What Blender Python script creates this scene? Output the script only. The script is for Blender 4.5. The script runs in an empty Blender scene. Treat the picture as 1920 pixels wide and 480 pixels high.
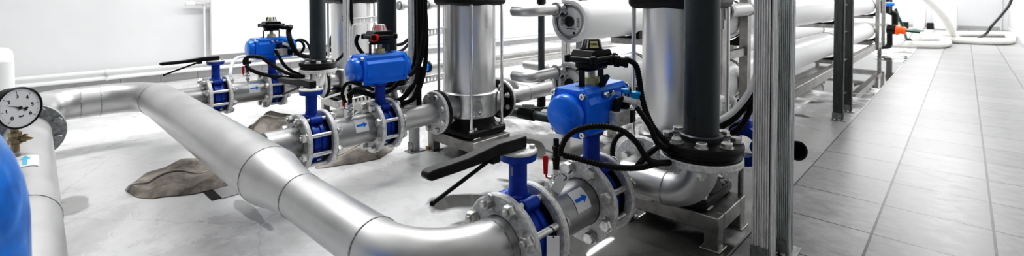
import bpy, bmesh, math, random
from mathutils import Vector, Matrix
random.seed(7)
PI = math.pi
COL = bpy.context.scene.collection

# ------------------------------------------------------------------ materials
def nmat(name):
    m = bpy.data.materials.new(name); m.use_nodes = True
    nt = m.node_tree; b = nt.nodes['Principled BSDF']
    return m, nt, b
def simple(name, col, rough=.5, metal=0., spec=.5, noise=0., scale=30., bump=0., coat=0., stretch=(1, 1, 1), rnoise=0.):
    m, nt, b = nmat(name)
    b.inputs['Base Color'].default_value = (*col, 1)
    b.inputs['Roughness'].default_value = rough
    b.inputs['Metallic'].default_value = metal
    b.inputs['Specular IOR Level'].default_value = spec
    b.inputs['Coat Weight'].default_value = coat
    if noise or bump or rnoise:
        tc = nt.nodes.new('ShaderNodeTexCoord'); mp = nt.nodes.new('ShaderNodeMapping')
        mp.inputs['Scale'].default_value = stretch
        n = nt.nodes.new('ShaderNodeTexNoise'); n.inputs['Scale'].default_value = scale
        n.inputs['Detail'].default_value = 6; n.inputs['Roughness'].default_value = .62
        nt.links.new(tc.outputs['Object'], mp.inputs[0]); nt.links.new(mp.outputs[0], n.inputs['Vector'])
        if noise:
            r = nt.nodes.new('ShaderNodeValToRGB')
            r.color_ramp.elements[0].position = .3; r.color_ramp.elements[1].position = .7
            r.color_ramp.elements[0].color = (*[c * (1 - noise) for c in col], 1)
            r.color_ramp.elements[1].color = (*[min(1, c * (1 + noise)) for c in col], 1)
            nt.links.new(n.outputs['Fac'], r.inputs[0]); nt.links.new(r.outputs[0], b.inputs['Base Color'])
        if rnoise:
            mr = nt.nodes.new('ShaderNodeMapRange'); mr.inputs['From Min'].default_value = .3; mr.inputs['From Max'].default_value = .7
            mr.inputs['To Min'].default_value = max(0, rough - rnoise); mr.inputs['To Max'].default_value = rough + rnoise
            nt.links.new(n.outputs['Fac'], mr.inputs['Value']); nt.links.new(mr.outputs[0], b.inputs['Roughness'])
        if bump:
            bp = nt.nodes.new('ShaderNodeBump'); bp.inputs['Strength'].default_value = bump; bp.inputs['Distance'].default_value = .004
            nt.links.new(n.outputs['Fac'], bp.inputs['Height']); nt.links.new(bp.outputs[0], b.inputs['Normal'])
    return m
M = {}
M['pipe'] = simple('stainless_pipe', (.56, .56, .555), .4, .92, noise=.1, scale=5, rnoise=.07, bump=.03)
M['pipe_dull'] = simple('stainless_pipe_dull', (.42, .42, .42), .42, .85, noise=.14, scale=12, rnoise=.1, bump=.05)
M['weld'] = simple('weld', (.42, .42, .42), .5, 1, noise=.5, scale=90, bump=.8)
M['galv'] = simple('galvanised', (.68, .68, .67), .6, .4, noise=.3, scale=75, bump=.25, rnoise=.12)
M['galv_dark'] = simple('galvanised_dark', (.34, .35, .35), .42, .85, noise=.35, scale=60, bump=.15)
M['bolt'] = simple('zinc_bolt', (.62, .62, .6), .36, .9, noise=.3, scale=60)
M['sleeve'] = simple('polished_sleeve', (.76, .76, .755), .3, .8, noise=.1, scale=5, stretch=(1, 1, .15), rnoise=.05)
M['cast'] = simple('pump_casting', (.55, .55, .55), .33, 1, noise=.15, scale=25, bump=.06)
M['frame'] = simple('frame_steel', (.4, .39, .375), .36, .85, noise=.3, scale=14, bump=.05)
M['blue'] = simple('blue_enamel', (.0, .2, .88), .3, 0, .5, noise=.1, scale=20, coat=.35)
M['blue_dark'] = simple('blue_valve_paint', (.0, .062, .42), .4, 0, .5, noise=.25, scale=40, bump=.25)
M['blue_light'] = simple('light_blue_plastic', (.0, .38, .85), .35)
M['vessel_blue'] = simple('blue_vessel_paint', (.0, .16, .62), .35, 0, .5, noise=.35, scale=14, coat=.2)
M['black'] = simple('black_plastic', (.007, .007, .008), .36, 0, .35)
M['black_cast'] = simple('black_casting', (.010, .010, .011), .38, 0, .4, noise=.5, scale=40, bump=.3)
M['rubber'] = simple('black_rubber', (.008, .008, .008), .5, 0, .3)
M['pvc'] = simple('dark_grey_pvc', (.045, .055, .06), .34, 0, .5, noise=.18, scale=10, rnoise=.08, bump=.03)
M['white'] = simple('white_plastic', (.88, .88, .88), .35)
M['white_paint'] = simple('white_enamel', (.88, .88, .88), .3)
M['vessel'] = simple('white_vessel', (.93, .93, .93), .3, 0, .5, noise=.02, scale=4)
M['red'] = simple('red_plastic', (.75, .01, .015), .35)
M['orange'] = simple('orange_plastic', (.95, .12, .01), .4)
M['green'] = simple('green_rubber', (.0, .07, .04), .5)
M['brass'] = simple('brass', (.33, .27, .18), .38, 1, noise=.3, scale=50)
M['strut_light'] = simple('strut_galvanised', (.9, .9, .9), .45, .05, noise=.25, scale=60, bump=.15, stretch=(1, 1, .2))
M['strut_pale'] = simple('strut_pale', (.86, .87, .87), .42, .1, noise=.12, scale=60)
M['strut_mid'] = simple('strut_mid_grey', (.6, .63, .63), .4, .2, noise=.3, scale=50, bump=.15, stretch=(1, 1, .2))  # mid grey tone for the second front strut
M['strut_dark'] = simple('strut_dark_grey', (.16, .165, .165), .42, .5, noise=.3, scale=50, bump=.15, stretch=(1, 1, .2))  # dark grey tone for the rear strut pair
M['chrome'] = simple('chrome', (.7, .7, .7), .18, 1)
M['label'] = simple('white_label', (.85, .85, .84), .5)
M['yellow'] = simple('yellow_label', (.72, .68, .36), .5)
M['grey_label'] = simple('grey_label', (.5, .5, .5), .5)
M['arrow'] = simple('arrow_blue', (.0, .2, .75), .5)
M['arrow_cyan'] = simple('arrow_cyan', (.1, .55, .85), .5)
M['ink'] = simple('ink', (.015, .015, .015), .6)
M['smoke'] = simple('ribbed_cap', (.6, .6, .6), .3, .2)
M['pink'] = simple('pink_cap', (.75, .28, .3), .35)
M['cloth'] = simple('sack_cloth', (.33, .3, .27), .9, 0, .2, noise=.6, scale=9, bump=.6)
M['cloth_light'] = simple('sack_hem', (.55, .53, .5), .9, 0, .2, noise=.2, scale=20)
M['wall'] = simple('wall_paint', (.78, .785, .79), .6, noise=.03, scale=2)
M['skirting'] = simple('skirting_tile', (.42, .42, .42), .35)
M['hose_white'] = simple('white_hose', (.74, .73, .7), .5, noise=.06, scale=10)
M['yellow_wood'] = simple('ochre_pad', (.6, .42, .12), .7)
M['face'] = simple('gauge_face', (.68, .68, .68), .45)
M['glass_dark'] = simple('dark_hub', (.02, .02, .02), .2)
M['hole_shade'] = simple('pit_shade_dark', (.02, .02, .02), .7)  # dark colour painted for the shade inside the drain opening

def floor_concrete():
    m, nt, b = nmat('concrete_floor')
    N = nt.nodes.new; L = nt.links.new
    tc = N('ShaderNodeTexCoord')
    n1 = N('ShaderNodeTexNoise'); n1.inputs['Scale'].default_value = 1.3; n1.inputs['Detail'].default_value = 8; n1.inputs['Roughness'].default_value = .62; n1.inputs['Distortion'].default_value = .6
    n2 = N('ShaderNodeTexNoise'); n2.inputs['Scale'].default_value = 7; n2.inputs['Detail'].default_value = 8; n2.inputs['Roughness'].default_value = .7
    n3 = N('ShaderNodeTexNoise'); n3.inputs['Scale'].default_value = 2.1; n3.inputs['Detail'].default_value = 4; n3.inputs['Distortion'].default_value = 1.2
    for n in (n1, n2, n3): L(tc.outputs['Object'], n.inputs['Vector'])
    def ramp(src, stops):
        r = N('ShaderNodeValToRGB'); e = r.color_ramp.elements
        e[0].position, e[0].color = stops[0][0], (*[stops[0][1]] * 3, 1)
        e[1].position, e[1].color = stops[-1][0], (*[stops[-1][1]] * 3, 1)
        for p, v in stops[1:-1]:
            q = e.new(p); q.color = (v, v, v, 1)
        L(src, r.inputs[0]); return r.outputs[0]
    def blob(cx, cy, rx, ry):        # soft elliptical patch, 1 inside
        mp = N('ShaderNodeMapping'); mp.vector_type = 'POINT'
        mp.inputs['Location'].default_value = (-cx / rx, -cy / ry, 0); mp.inputs['Scale'].default_value = (1 / rx, 1 / ry, 0)
        L(tc.outputs['Object'], mp.inputs[0])
        d = N('ShaderNodeVectorMath'); d.operation = 'LENGTH'; L(mp.outputs[0], d.inputs[0])
        a = N('ShaderNodeMath'); a.operation = 'SUBTRACT'; L(n3.outputs['Fac'], a.inputs[0]); a.inputs[1].default_value = .5
        a2 = N('ShaderNodeMath'); a2.operation = 'MULTIPLY_ADD'; L(a.outputs[0], a2.inputs[0]); a2.inputs[1].default_value = 2.2; L(d.outputs['Value'], a2.inputs[2])
        mr = N('ShaderNodeMapRange'); L(a2.outputs[0], mr.inputs['Value']); mr.inputs['From Min'].default_value = 1.08; mr.inputs['From Max'].default_value = .9
        return mr.outputs[0]
    def mx(a, bb):
        q = N('ShaderNodeMath'); q.operation = 'MAXIMUM'; L(a, q.inputs[0]); L(bb, q.inputs[1]); return q.outputs[0]
    wet = mx(mx(blob(-1.15, 1.75, .62, .42), blob(-1.4, 7.9, 1.2, 3.0)), mx(blob(-2.0, 2.5, .3, .3), blob(-2.62, 6.2, 1.2, 3.2)))
    pud_shade = mx(mx(blob(-3.13, .2, .12, .07), blob(-2.38, .77, .2, .03)), mx(blob(-.9, 4.0, .5, 2.3), blob(-1.8, 3.2, .5, .8)))  # puddle, streak and damp concrete, plus shading painted right of the middle pump
    base = ramp(n1.outputs['Fac'], [(.24, .4), (.40, .6), (.52, .82), (.62, .84), (.8, .6)])
    fine = ramp(n2.outputs['Fac'], [(.25, .8), (.5, 1), (.8, .93)])
    mul = N('ShaderNodeMix'); mul.data_type = 'RGBA'; mul.blend_type = 'MULTIPLY'; mul.inputs[0].default_value = 1
    L(base, mul.inputs['A']); L(fine, mul.inputs['B'])
    dk = N('ShaderNodeMix'); dk.data_type = 'RGBA'; dk.blend_type = 'MIX'
    wp = N('ShaderNodeMath'); wp.operation = 'MAXIMUM'; p5 = N('ShaderNodeMath'); p5.operation = 'MULTIPLY'; p5.inputs[1].default_value = .58; L(pud_shade, p5.inputs[0]); L(wet, wp.inputs[0]); L(p5.outputs[0], wp.inputs[1]); L(wp.outputs[0], dk.inputs[0]); L(mul.outputs['Result'], dk.inputs['A']); dk.inputs['B'].default_value = (.13, .13, .125, 1)
    # hairline cracks
    v = N('ShaderNodeTexVoronoi'); v.feature = 'DISTANCE_TO_EDGE'; v.inputs['Scale'].default_value = .9
    md = N('ShaderNodeMix'); md.data_type = 'VECTOR'; md.inputs[0].default_value = .12
    L(tc.outputs['Object'], md.inputs['A']); L(n2.outputs['Color'], md.inputs['B']); L(md.outputs['Result'], v.inputs['Vector'])
    ck = N('ShaderNodeMapRange'); L(v.outputs['Distance'], ck.inputs['Value']); ck.inputs['From Min'].default_value = .0; ck.inputs['From Max'].default_value = .006
    ck.inputs['To Min'].default_value = .82; ck.inputs['To Max'].default_value = 1
    m2 = N('ShaderNodeMix'); m2.data_type = 'RGBA'; m2.blend_type = 'MULTIPLY'; m2.inputs[0].default_value = 1
    L(dk.outputs['Result'], m2.inputs['A']); L(ck.outputs[0], m2.inputs['B'])
    L(m2.outputs['Result'], b.inputs['Base Color'])
    rr = ramp(n1.outputs['Fac'], [(.3, .16), (.5, .3), (.7, .42)])
    rm = N('ShaderNodeMix'); rm.data_type = 'FLOAT'; L(wet, rm.inputs[0]); L(rr, rm.inputs['A']); rm.inputs['B'].default_value = .04
    L(rm.outputs['Result'], b.inputs['Roughness'])
    bp = N('ShaderNodeBump'); bp.inputs['Strength'].default_value = .12; bp.inputs['Distance'].default_value = .004
    iw = N('ShaderNodeMath'); iw.operation = 'SUBTRACT'; iw.inputs[0].default_value = 1; L(wet, iw.inputs[1])
    sm = N('ShaderNodeMath'); sm.operation = 'MULTIPLY'; sm.inputs[1].default_value = .12; L(iw.outputs[0], sm.inputs[0]); L(sm.outputs[0], bp.inputs['Strength'])
    L(n2.outputs['Fac'], bp.inputs['Height']); L(bp.outputs[0], b.inputs['Normal'])
    return m
def floor_tiles():
    m, nt, b = nmat('walkway_tiles')
    N = nt.nodes.new; L = nt.links.new
    tc = N('ShaderNodeTexCoord'); sp = N('ShaderNodeSeparateXYZ'); L(tc.outputs['Object'], sp.inputs[0])
    def math_(op, a, bb=None, c=None):
        q = N('ShaderNodeMath'); q.operation = op
        for i, x in enumerate((a, bb, c)):
            if x is None: continue
            if isinstance(x, (int, float)): q.inputs[i].default_value = x
            else: L(x, q.inputs[i])
        return q.outputs[0]
    u = math_('DIVIDE', math_('ADD', sp.outputs[0], .27 + .374 * 20), .374)
    v = math_('DIVIDE', math_('ADD', sp.outputs[1], -2.486 + .386 * 20), .386)
    def line(t, size, w):
        f = math_('FRACT', t); d = math_('MINIMUM', f, math_('SUBTRACT', 1, f)); return math_('LESS_THAN', math_('MULTIPLY', d, size), w)
    g = math_('MAXIMUM', line(u, .374, .0048), line(v, .386, .0036))
    wn = N('ShaderNodeTexWhiteNoise'); wn.noise_dimensions = '2D'; cb = N('ShaderNodeCombineXYZ')
    L(math_('FLOOR', u), cb.inputs[0]); L(math_('FLOOR', v), cb.inputs[1]); L(cb.outputs[0], wn.inputs['Vector'])
    mp = N('ShaderNodeMapping'); mp.inputs['Scale'].default_value = (5, 8, 1); mp.inputs['Rotation'].default_value = (0, 0, .5); L(tc.outputs['Object'], mp.inputs[0])
    n = N('ShaderNodeTexNoise'); n.inputs['Scale'].default_value = 2.2; n.inputs['Detail'].default_value = 9; n.inputs['Roughness'].default_value = .66; n.inputs['Distortion'].default_value = .8
    L(mp.outputs[0], n.inputs['Vector'])
    val = math_('ADD', math_('MULTIPLY_ADD', wn.outputs['Value'], .05, math_('MULTIPLY', math_('LESS_THAN', sp.outputs[0], -.27), .07)), math_('MULTIPLY_ADD', n.outputs['Fac'], .34, .07)); b.inputs['Specular IOR Level'].default_value = .22
    col = N('ShaderNodeCombineColor')
    for i in range(3): L(val, col.inputs[i])
    mx = N('ShaderNodeMix'); mx.data_type = 'RGBA'; L(g, mx.inputs[0]); L(col.outputs[0], mx.inputs['A']); mx.inputs['B'].default_value = (.07, .07, .07, 1)
    L(mx.outputs['Result'], b.inputs['Base Color'])
    L(math_('MULTIPLY_ADD', n.outputs['Fac'], .25, .22), b.inputs['Roughness'])
    bp = N('ShaderNodeBump'); bp.inputs['Strength'].default_value = .5; bp.inputs['Distance'].default_value = .002
    L(math_('SUBTRACT', 1, g), bp.inputs['Height']); L(bp.outputs[0], b.inputs['Normal'])
    return m
M['floor'] = floor_concrete(); M['tiles'] = floor_tiles()

# ------------------------------------------------------------------ mesh helpers
def V(*a): return Vector(a)
def basis(d):
    d = Vector(d).normalized()
    a = Vector((0, 0, 1)) if abs(d.z) < .9 else Vector((1, 0, 0))
    x = a.cross(d).normalized(); y = d.cross(x)
    return x, y, d
SPLIT = ('weld_seam', 'gasket', 'wall_bracket', 'plate_screw', 'stop_screw')
class MB:
    def __init__(s): s.v = []; s.f = []; s.sm = []; s.pc = []
    def add(s, vs, fs, smooth=True):
        o = len(s.v); s.pc.append((o, len(s.f))); s.v += [Vector(v) for v in vs]
        s.f += [tuple(i + o for i in f) for f in fs]; s.sm += [smooth] * len(fs)
        return s
    def box(s, c, d, rot=None):
        """centre, full sizes"""
        R = rot or Matrix.Identity(3); c = Vector(c); h = [x / 2 for x in d]
        vs = [c + R @ Vector((sx * h[0], sy * h[1], sz * h[2])) for sx in (-1, 1) for sy in (-1, 1) for sz in (-1, 1)]
        return s.add(vs, [(0, 1, 3, 2), (4, 6, 7, 5), (0, 4, 5, 1), (2, 3, 7, 6), (0, 2, 6, 4), (1, 5, 7, 3)], False)
    def bb(s, x0, x1, y0, y1, z0, z1): return s.box(((x0 + x1) / 2, (y0 + y1) / 2, (z0 + z1) / 2), (abs(x1 - x0), abs(y1 - y0), abs(z1 - z0)))
    def rbox(s, c, d, r, rot=None, seg=3):
        """box with rounded vertical (local z) edges and chamfered top and bottom"""
        R = rot or Matrix.Identity(3); c = Vector(c); hx, hy, hz = [x / 2 for x in d]
        r = min(r, hx * .98, hy * .98); e = min(r * .4, hz * .45)
        def loop(ins, z):
            o = []
            for (sx, sy, a0) in ((1, 1, 0), (-1, 1, 90), (-1, -1, 180), (1, -1, 270)):
                for k in range(seg + 1):
                    a = math.radians(a0 + 90 * k / seg); rr = r - ins
                    o.append(c + R @ Vector((sx * (hx - r) + math.cos(a) * max(rr, 0), sy * (hy - r) + math.sin(a) * max(rr, 0), z)))
            return o
        L = [loop(e, -hz), loop(0, -hz + e), loop(0, hz - e), loop(e, hz)]
        n = len(L[0]); vs = sum(L, []); fs = []
        for i in range(3):
            for k in range(n): fs.append((i * n + k, i * n + (k + 1) % n, (i + 1) * n + (k + 1) % n, (i + 1) * n + k))
        fs.append(tuple(range(n - 1, -1, -1))); fs.append(tuple(3 * n + k for k in range(n)))
        return s.add(vs, fs, False)
    def lathe(s, prof, p, d, n=32, a0=0., smooth=True, ref=None):
        """prof: [(dist along d, radius)], p origin, d axis"""
        x, y, d = basis(d)
        p = Vector(p); vs = []; fs = []
        for (t, r) in prof:
            for k in range(n):
                a = a0 + 2 * PI * k / n
                vs.append(p + d * t + x * math.cos(a) * r + y * math.sin(a) * r)
        for i in range(len(prof) - 1):
            for k in range(n): fs.append((i * n + k, i * n + (k + 1) % n, (i + 1) * n + (k + 1) % n, (i + 1) * n + k))
        if prof[0] != prof[-1]:
            if prof[0][1] > 1e-6: fs.append(tuple(range(n - 1, -1, -1)))
            if prof[-1][1] > 1e-6: fs.append(tuple((len(prof) - 1) * n + k for k in range(n)))
        return s.add(vs, fs, smooth)
    def cyl(s, p, q, r, r2=None, n=24, ch=0.):
        p = Vector(p); q = Vector(q); L = (q - p).length; r2 = r if r2 is None else r2
        pr = [(0, r), (L, r2)] if not ch else [(0, r - ch), (ch, r), (L - ch, r2), (L, r2 - ch)]
        return s.lathe(pr, p, q - p, n)
    def hexa(s, p, d, r, h, a0=0.):
        return s.lathe([(0, r), (h * .82, r), (h, r * .86)], p, d, 6, a0, False)
    def sph(s, c, r, sc=(1, 1, 1), n=20, m=12, z0=-1., rot=None):
        R = rot or Matrix.Identity(3); vs = []; fs = []
        for i in range(m + 1):
            th = PI * i / m
            for k in range(n):
                a = 2 * PI * k / n
                vs.append(Vector(c) + R @ Vector((r * sc[0] * math.sin(th) * math.cos(a), r * sc[1] * math.sin(th) * math.sin(a), r * sc[2] * max(z0, math.cos(th)))))
        for i in range(m):
            for k in range(n): fs.append((i * n + k, (i + 1) * n + k, (i + 1) * n + (k + 1) % n, i * n + (k + 1) % n))
        return s.add(vs, fs)
    def tube(s, pts, rad, n=20, cap=True, hollow=0.):
        """swept circle; rad number or list"""
        P = [Vector(p) for p in pts]; m = len(P)
        rad = [rad] * m if isinstance(rad, (int, float)) else rad
        T = []
        for i in range(m):
            t = (P[min(i + 1, m - 1)] - P[max(i - 1, 0)])
            T.append(t.normalized() if t.length > 1e-9 else (T[-1] if T else Vector((0, 0, 1))))
        x, y, _ = basis(T[0]); vs = []; fs = []
        for i in range(m):
            if i:
                q = T[i - 1].rotation_difference(T[i]); x = q @ x
            x = (x - T[i] * x.dot(T[i])).normalized(); y = T[i].cross(x)
            for k in range(n):
                a = 2 * PI * k / n; vs.append(P[i] + (x * math.cos(a) + y * math.sin(a)) * rad[i])
        for i in range(m - 1):
            for k in range(n): fs.append((i * n + k, i * n + (k + 1) % n, (i + 1) * n + (k + 1) % n, (i + 1) * n + k))
        if cap: fs.append(tuple(range(n - 1, -1, -1))); fs.append(tuple((m - 1) * n + k for k in range(n)))
        return s.add(vs, fs)
    def prism(s, poly, origin, u, v, w, th):
        """poly (a,b) in plane (u,v) at origin, extruded +-th/2 along w"""
        o = Vector(origin); u = Vector(u); v = Vector(v); w = Vector(w); n = len(poly)
        vs = [o + u * a + v * b - w * th / 2 for a, b in poly] + [o + u * a + v * b + w * th / 2 for a, b in poly]
        fs = [tuple(range(n - 1, -1, -1)), tuple(range(n, 2 * n))] + [(k, (k + 1) % n, n + (k + 1) % n, n + k) for k in range(n)]
        return s.add(vs, fs, False)
    def build(s, name, mat, parent=None, bevel=0., label=None, sub=0):
        if name in SPLIT and len(s.pc) > 1:
            ends = s.pc[1:] + [(len(s.v), len(s.f))]
            for (v0, f0), (v1, f1) in zip(s.pc, ends):
                q = MB(); q.add(s.v[v0:v1], [tuple(i - v0 for i in f) for f in s.f[f0:f1]], s.sm[f0]); ob = q.build(name, mat, parent, bevel)
            return ob
        me = bpy.data.meshes.new(name)
        o = parent; off = Vector((0, 0, 0))
        while o is not None: off += o.location; o = o.parent
        me.from_pydata([v - off for v in s.v], [], s.f); me.update()
        for p, sm in zip(me.polygons, s.sm): p.use_smooth = sm
        bm = bmesh.new(); bm.from_mesh(me); bmesh.ops.recalc_face_normals(bm, faces=bm.faces); bm.to_mesh(me); bm.free()
        me.materials.append(M[mat] if isinstance(mat, str) else mat)
        try: me.set_sharp_from_angle(angle=math.radians(38))
        except Exception: pass
        ob = bpy.data.objects.new(name, me); COL.objects.link(ob)
        if parent is not None: ob.parent = parent
        if bevel:
            b = ob.modifiers.new('bevel', 'BEVEL'); b.width = bevel; b.segments = 2; b.limit_method = 'ANGLE'; b.angle_limit = math.radians(40)
            b.harden_normals = False
        if label: ob['label'] = label
        return ob
def thing(name, label, cat, loc, group=None):
    o = bpy.data.objects.new(name, None); COL.objects.link(o); o.location = loc; o.empty_display_size = .05
    o['label'] = label; o['category'] = cat
    if group: o['group'] = group
    return o
def tag(o, label, cat, group=None):
    o['label'] = label; o['category'] = cat
    if group: o['group'] = group
    return o
def struct(o): o['kind'] = 'structure'; return o
def route(pts, bends, step=8):
    """polyline with circular fillets"""
    P = [Vector(p) for p in pts]; out = [P[0]]
    if isinstance(bends, (int, float)): bends = [bends] * (len(P) - 2)
    for i in range(1, len(P) - 1):
        a = (P[i - 1] - P[i]).normalized(); b = (P[i + 1] - P[i]).normalized(); r = bends[i - 1]
        ang = a.angle(b)
        if r <= 0 or ang > 3.1: out.append(P[i]); continue
        t = r / math.tan(ang / 2); c = P[i] + (a + b).normalized() * (r / math.sin(ang / 2))
        p0 = P[i] + a * t; p1 = P[i] + b * t; v0 = p0 - c; v1 = p1 - c; th = v0.angle(v1)
        ax = v0.cross(v1).normalized(); n = max(3, int(step * th / (PI / 2)) + 1)
        for k in range(n + 1): out.append(c + Matrix.Rotation(th * k / n, 3, ax) @ v0)
    out.append(P[-1]); return out
def spline(pts, n=10):
    P = [Vector(p) for p in pts]; P = [P[0] * 2 - P[1]] + P + [P[-1] * 2 - P[-2]]; o = []
    for i in range(1, len(P) - 2):
        a, b, c, d = P[i - 1:i + 3]
        for k in range(n):
            t = k / n
            o.append(.5 * ((2 * b) + (c - a) * t + (2 * a - 5 * b + 4 * c - d) * t * t + (-a + 3 * b - 3 * c + d) * t ** 3))
    o.append(P[-2]); return o
def resample(pts, step):
    o = [pts[0]]; acc = 0
    for a, b in zip(pts, pts[1:]):
        L = (b - a).length
        while acc + L >= step:
            a = a + (b - a) * ((step - acc) / L); L = (b - a).length; o.append(a.copy()); acc = 0
        acc += L
    return o
def hose(name, pts, r, mat='rubber', label=None, cat=None, group=None, parent=None, ribbed=0., n=10):
    p = spline(pts, 12); m = MB()
    if ribbed:
        p = resample(p, ribbed / 2); m.tube(p, [r * (1.06 if i % 2 else .86) for i in range(len(p))], n)
    else: m.tube(p, r, n)
    o = m.build(name, mat, parent)
    if label: tag(o, label, cat, group)
    return o
def text(s, size, loc, u, v, mat, name, parent, extrude=.0004):
    """flat lettering; u = reading direction, v = up"""
    cu = bpy.data.curves.new(name, 'FONT'); cu.body = s; cu.size = size; cu.align_x = 'CENTER'; cu.align_y = 'CENTER'; cu.extrude = extrude
    ob = bpy.data.objects.new(name, cu); COL.objects.link(ob)
    bpy.context.view_layer.update()
    me = bpy.data.meshes.new_from_object(ob); bpy.data.objects.remove(ob)
    u = Vector(u).normalized(); v = Vector(v).normalized(); w = u.cross(v); mb = MB()
    vs = [Vector(loc) + u * q.co.x + v * q.co.y + w * q.co.z for q in me.vertices]
    mb.add(vs, [tuple(p.vertices) for p in me.polygons], False)
    return mb.build(name, mat, parent)

# ------------------------------------------------------------------ room
ROOMX0, ROOMX1, ROOMY0, ROOMY1 = -6.95, .93, -4.0, 20.6
o = struct(MB().bb(ROOMX0 - .1, -.645, ROOMY0, ROOMY1 + .1, -.1, 0).build('floor', 'floor'))
o = struct(MB().bb(-.645, ROOMX1 + .1, ROOMY0, ROOMY1 + .1, -.1, .004).build('floor_walkway', 'tiles'))
struct(MB().bb(-.652, -.645, ROOMY0, ROOMY1, -.02, .005).build('trim_1', 'galv_dark'))
struct(MB().bb(ROOMX0 - .1, ROOMX0, ROOMY0, ROOMY1, 0, 3.3).build('wall_left', 'wall'))
struct(MB().bb(ROOMX0 - .1, ROOMX1 + .1, ROOMY1, ROOMY1 + .1, 0, 3.3).build('wall_back', 'wall'))
struct(MB().bb(ROOMX1, ROOMX1 + .1, 2.0, ROOMY1, 0, 3.3).build('wall_right', 'wall'))
m = MB(); y = ROOMY0
while y < ROOMY1:
    m.bb(ROOMX0, ROOMX0 + .012, y, min(y + .372, ROOMY1), 0, .085); y += .376
struct(m.build('baseboard_left', 'skirting'))
struct(MB().bb(ROOMX0, ROOMX1, ROOMY1 - .015, ROOMY1, 0, .09).build('baseboard_back', 'skirting'))
struct(MB().bb(ROOMX1 - .012, ROOMX1, 2.0, ROOMY1, 0, .1).build('baseboard_right', 'white'))
m = MB(); m.bb(.80, .93, 20.35, 20.6, 0, 3.3); m.bb(.78, .81, 20.3, 20.62, 0, 3.3)
struct(m.build('trim_2', 'wall'))

# radiator on the left wall
r = thing('radiator', 'white panel radiator on the left wall', 'radiator', (-6.83, 1.76, .28))
m = MB(); m.bb(-6.86, -6.80, 1.76, 3.55, .29, .99)
for k in range(22):
    y = 1.80 + k * .08; m.bb(-6.803, -6.797, y, y + .05, .33, .345); m.bb(-6.803, -6.797, y, y + .05, .925, .935)
m.build('panel', 'white_paint', r, bevel=.004)
m = MB(); m.bb(-6.9, -6.86, 1.9, 1.95, .4, .9); m.bb(-6.95, -6.86, 3.3, 3.35, .4, .9); m.bb(-6.95, -6.86, 1.9, 1.95, .4, .9)
m.build('wall_bracket', 'white_paint', r)
m = MB(); m.cyl((-6.85, 1.58, .935), (-6.85, 1.69, .935), .026, n=20, ch=.004)
m.cyl((-6.85, 1.69, .935), (-6.85, 1.77, .935), .014, n=14); m.hexa((-6.85, 1.715, .935), (0, 1, 0), .022, .02); m.hexa((-6.85, 1.70, .905), (0, 0, 1), .017, .03)
m.build('thermostatic_valve', 'smoke', r)
MB().cyl((-6.85, 1.50, .935), (-6.85, 1.60, .935), .030, n=20, ch=.006).build('thermostat_knob', 'white', r)
MB().tube(route([(-6.85, 1.70, .93), (-6.85, 1.70, .185)], []), .011, 12).build('feed_pipe', 'white_paint', r)
for k, (z, lab) in enumerate(((.192, 'upper white heating pipe running along the left wall'), (.120, 'lower white heating pipe running along the left wall'))):
    tag(MB().tube([(-6.87, -3.9, z), (-6.87, 20, z)], .022, 14).build('heating_pipe', 'white_paint'), lab, 'pipe', 'heating pipes along the left wall')
c = thing('pipe_clip', 'white double clip holding the two heating pipes to the wall', 'pipe clip', (-6.94, .76, .155))
m = MB(); m.bb(-6.95, -6.84, .75, .78, .15, .163); m.lathe([(0, .03), (.022, .03)], (-6.87, .755, .192), (0, 1, 0), 16); m.lathe([(0, .03), (.022, .03)], (-6.87, .755, .120), (0, 1, 0), 16)
m.build('clip_body', 'white', c)
MB().cyl((-6.84, .765, .157), (-6.83, .765, .157), .012, n=10).build('screw', 'bolt', c)

# ------------------------------------------------------------------ flanges, bolts
def flange(m, p, d, R=.138, hole=.08, th=.024, n=48):
    """disc with rim chamfer and raised hub step starting at p along d"""
    m.lathe([(0, hole), (0, R - .004), (.004, R), (th - .004, R), (th, R - .004), (th, hole), (0, hole)], p, d, n)
def stud(p, d, L, r=.0115, nut=.021, parent=None, name='stud_bolt', tail=.028, mat='bolt'):
    """threaded stud with a nut on each outer face. p = outer face of the first flange, L = distance to the other outer face"""
    p = Vector(p); d = Vector(d).normalized(); m = MB()
    m.cyl(p - d * tail, p + d * (L + tail), r, n=12, ch=.002)
    a = random.random()
    m.cyl(p - d * .003, p, nut * 1.15, n=16); m.hexa(p - d * .003, -d, nut, .019, a)
    m.cyl(p + d * L, p + d * (L + .003), nut * 1.15, n=16); m.hexa(p + d * (L + .003), d, nut, .019, a + .3)
    return m.build(name, mat, parent)
def bolt(p, d, L, r=.0105, head=.02, parent=None, name='bolt', tail=.014, mat='bolt'):
    """hex head bolt, head at p facing -d, nut beyond L"""
    p = Vector(p); d = Vector(d).normalized(); m = MB(); a = random.random()
    m.cyl(p - d * .003, p, head * 1.2, n=16); m.hexa(p - d * .003, -d, head, .015, a)
    m.cyl(p, p + d * (L + tail + .016), r, n=12)
    m.cyl(p + d * L, p + d * (L + .003), head * 1.2, n=16); m.hexa(p + d * (L + .003), d, head, .017, a + .4)
    return m.build(name, mat, parent)
def ring(c, d, rb, n=8, a0=None):
    x, y, d = basis(d); a0 = PI / n if a0 is None else a0
    return [Vector(c) + x * math.cos(a0 + 2 * PI * k / n) * rb + y * math.sin(a0 + 2 * PI * k / n) * rb for k in range(n)]
def seam(m, p, d, R, t=.004): m.lathe([(-t, R - .002), (-t * .5, R + .0022), (t * .5, R + .0022), (t, R - .002), (-t, R - .002)], p, d, 40)
def along(p, d, t): return Vector(p) + Vector(d).normalized() * t

ZA = .30
LX = {1: -.95, 2: -2.335, 3: -3.89}
WHERE = {1: 'nearest pump', 2: 'middle pump', 3: 'far left pump'}
RP = .078

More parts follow.
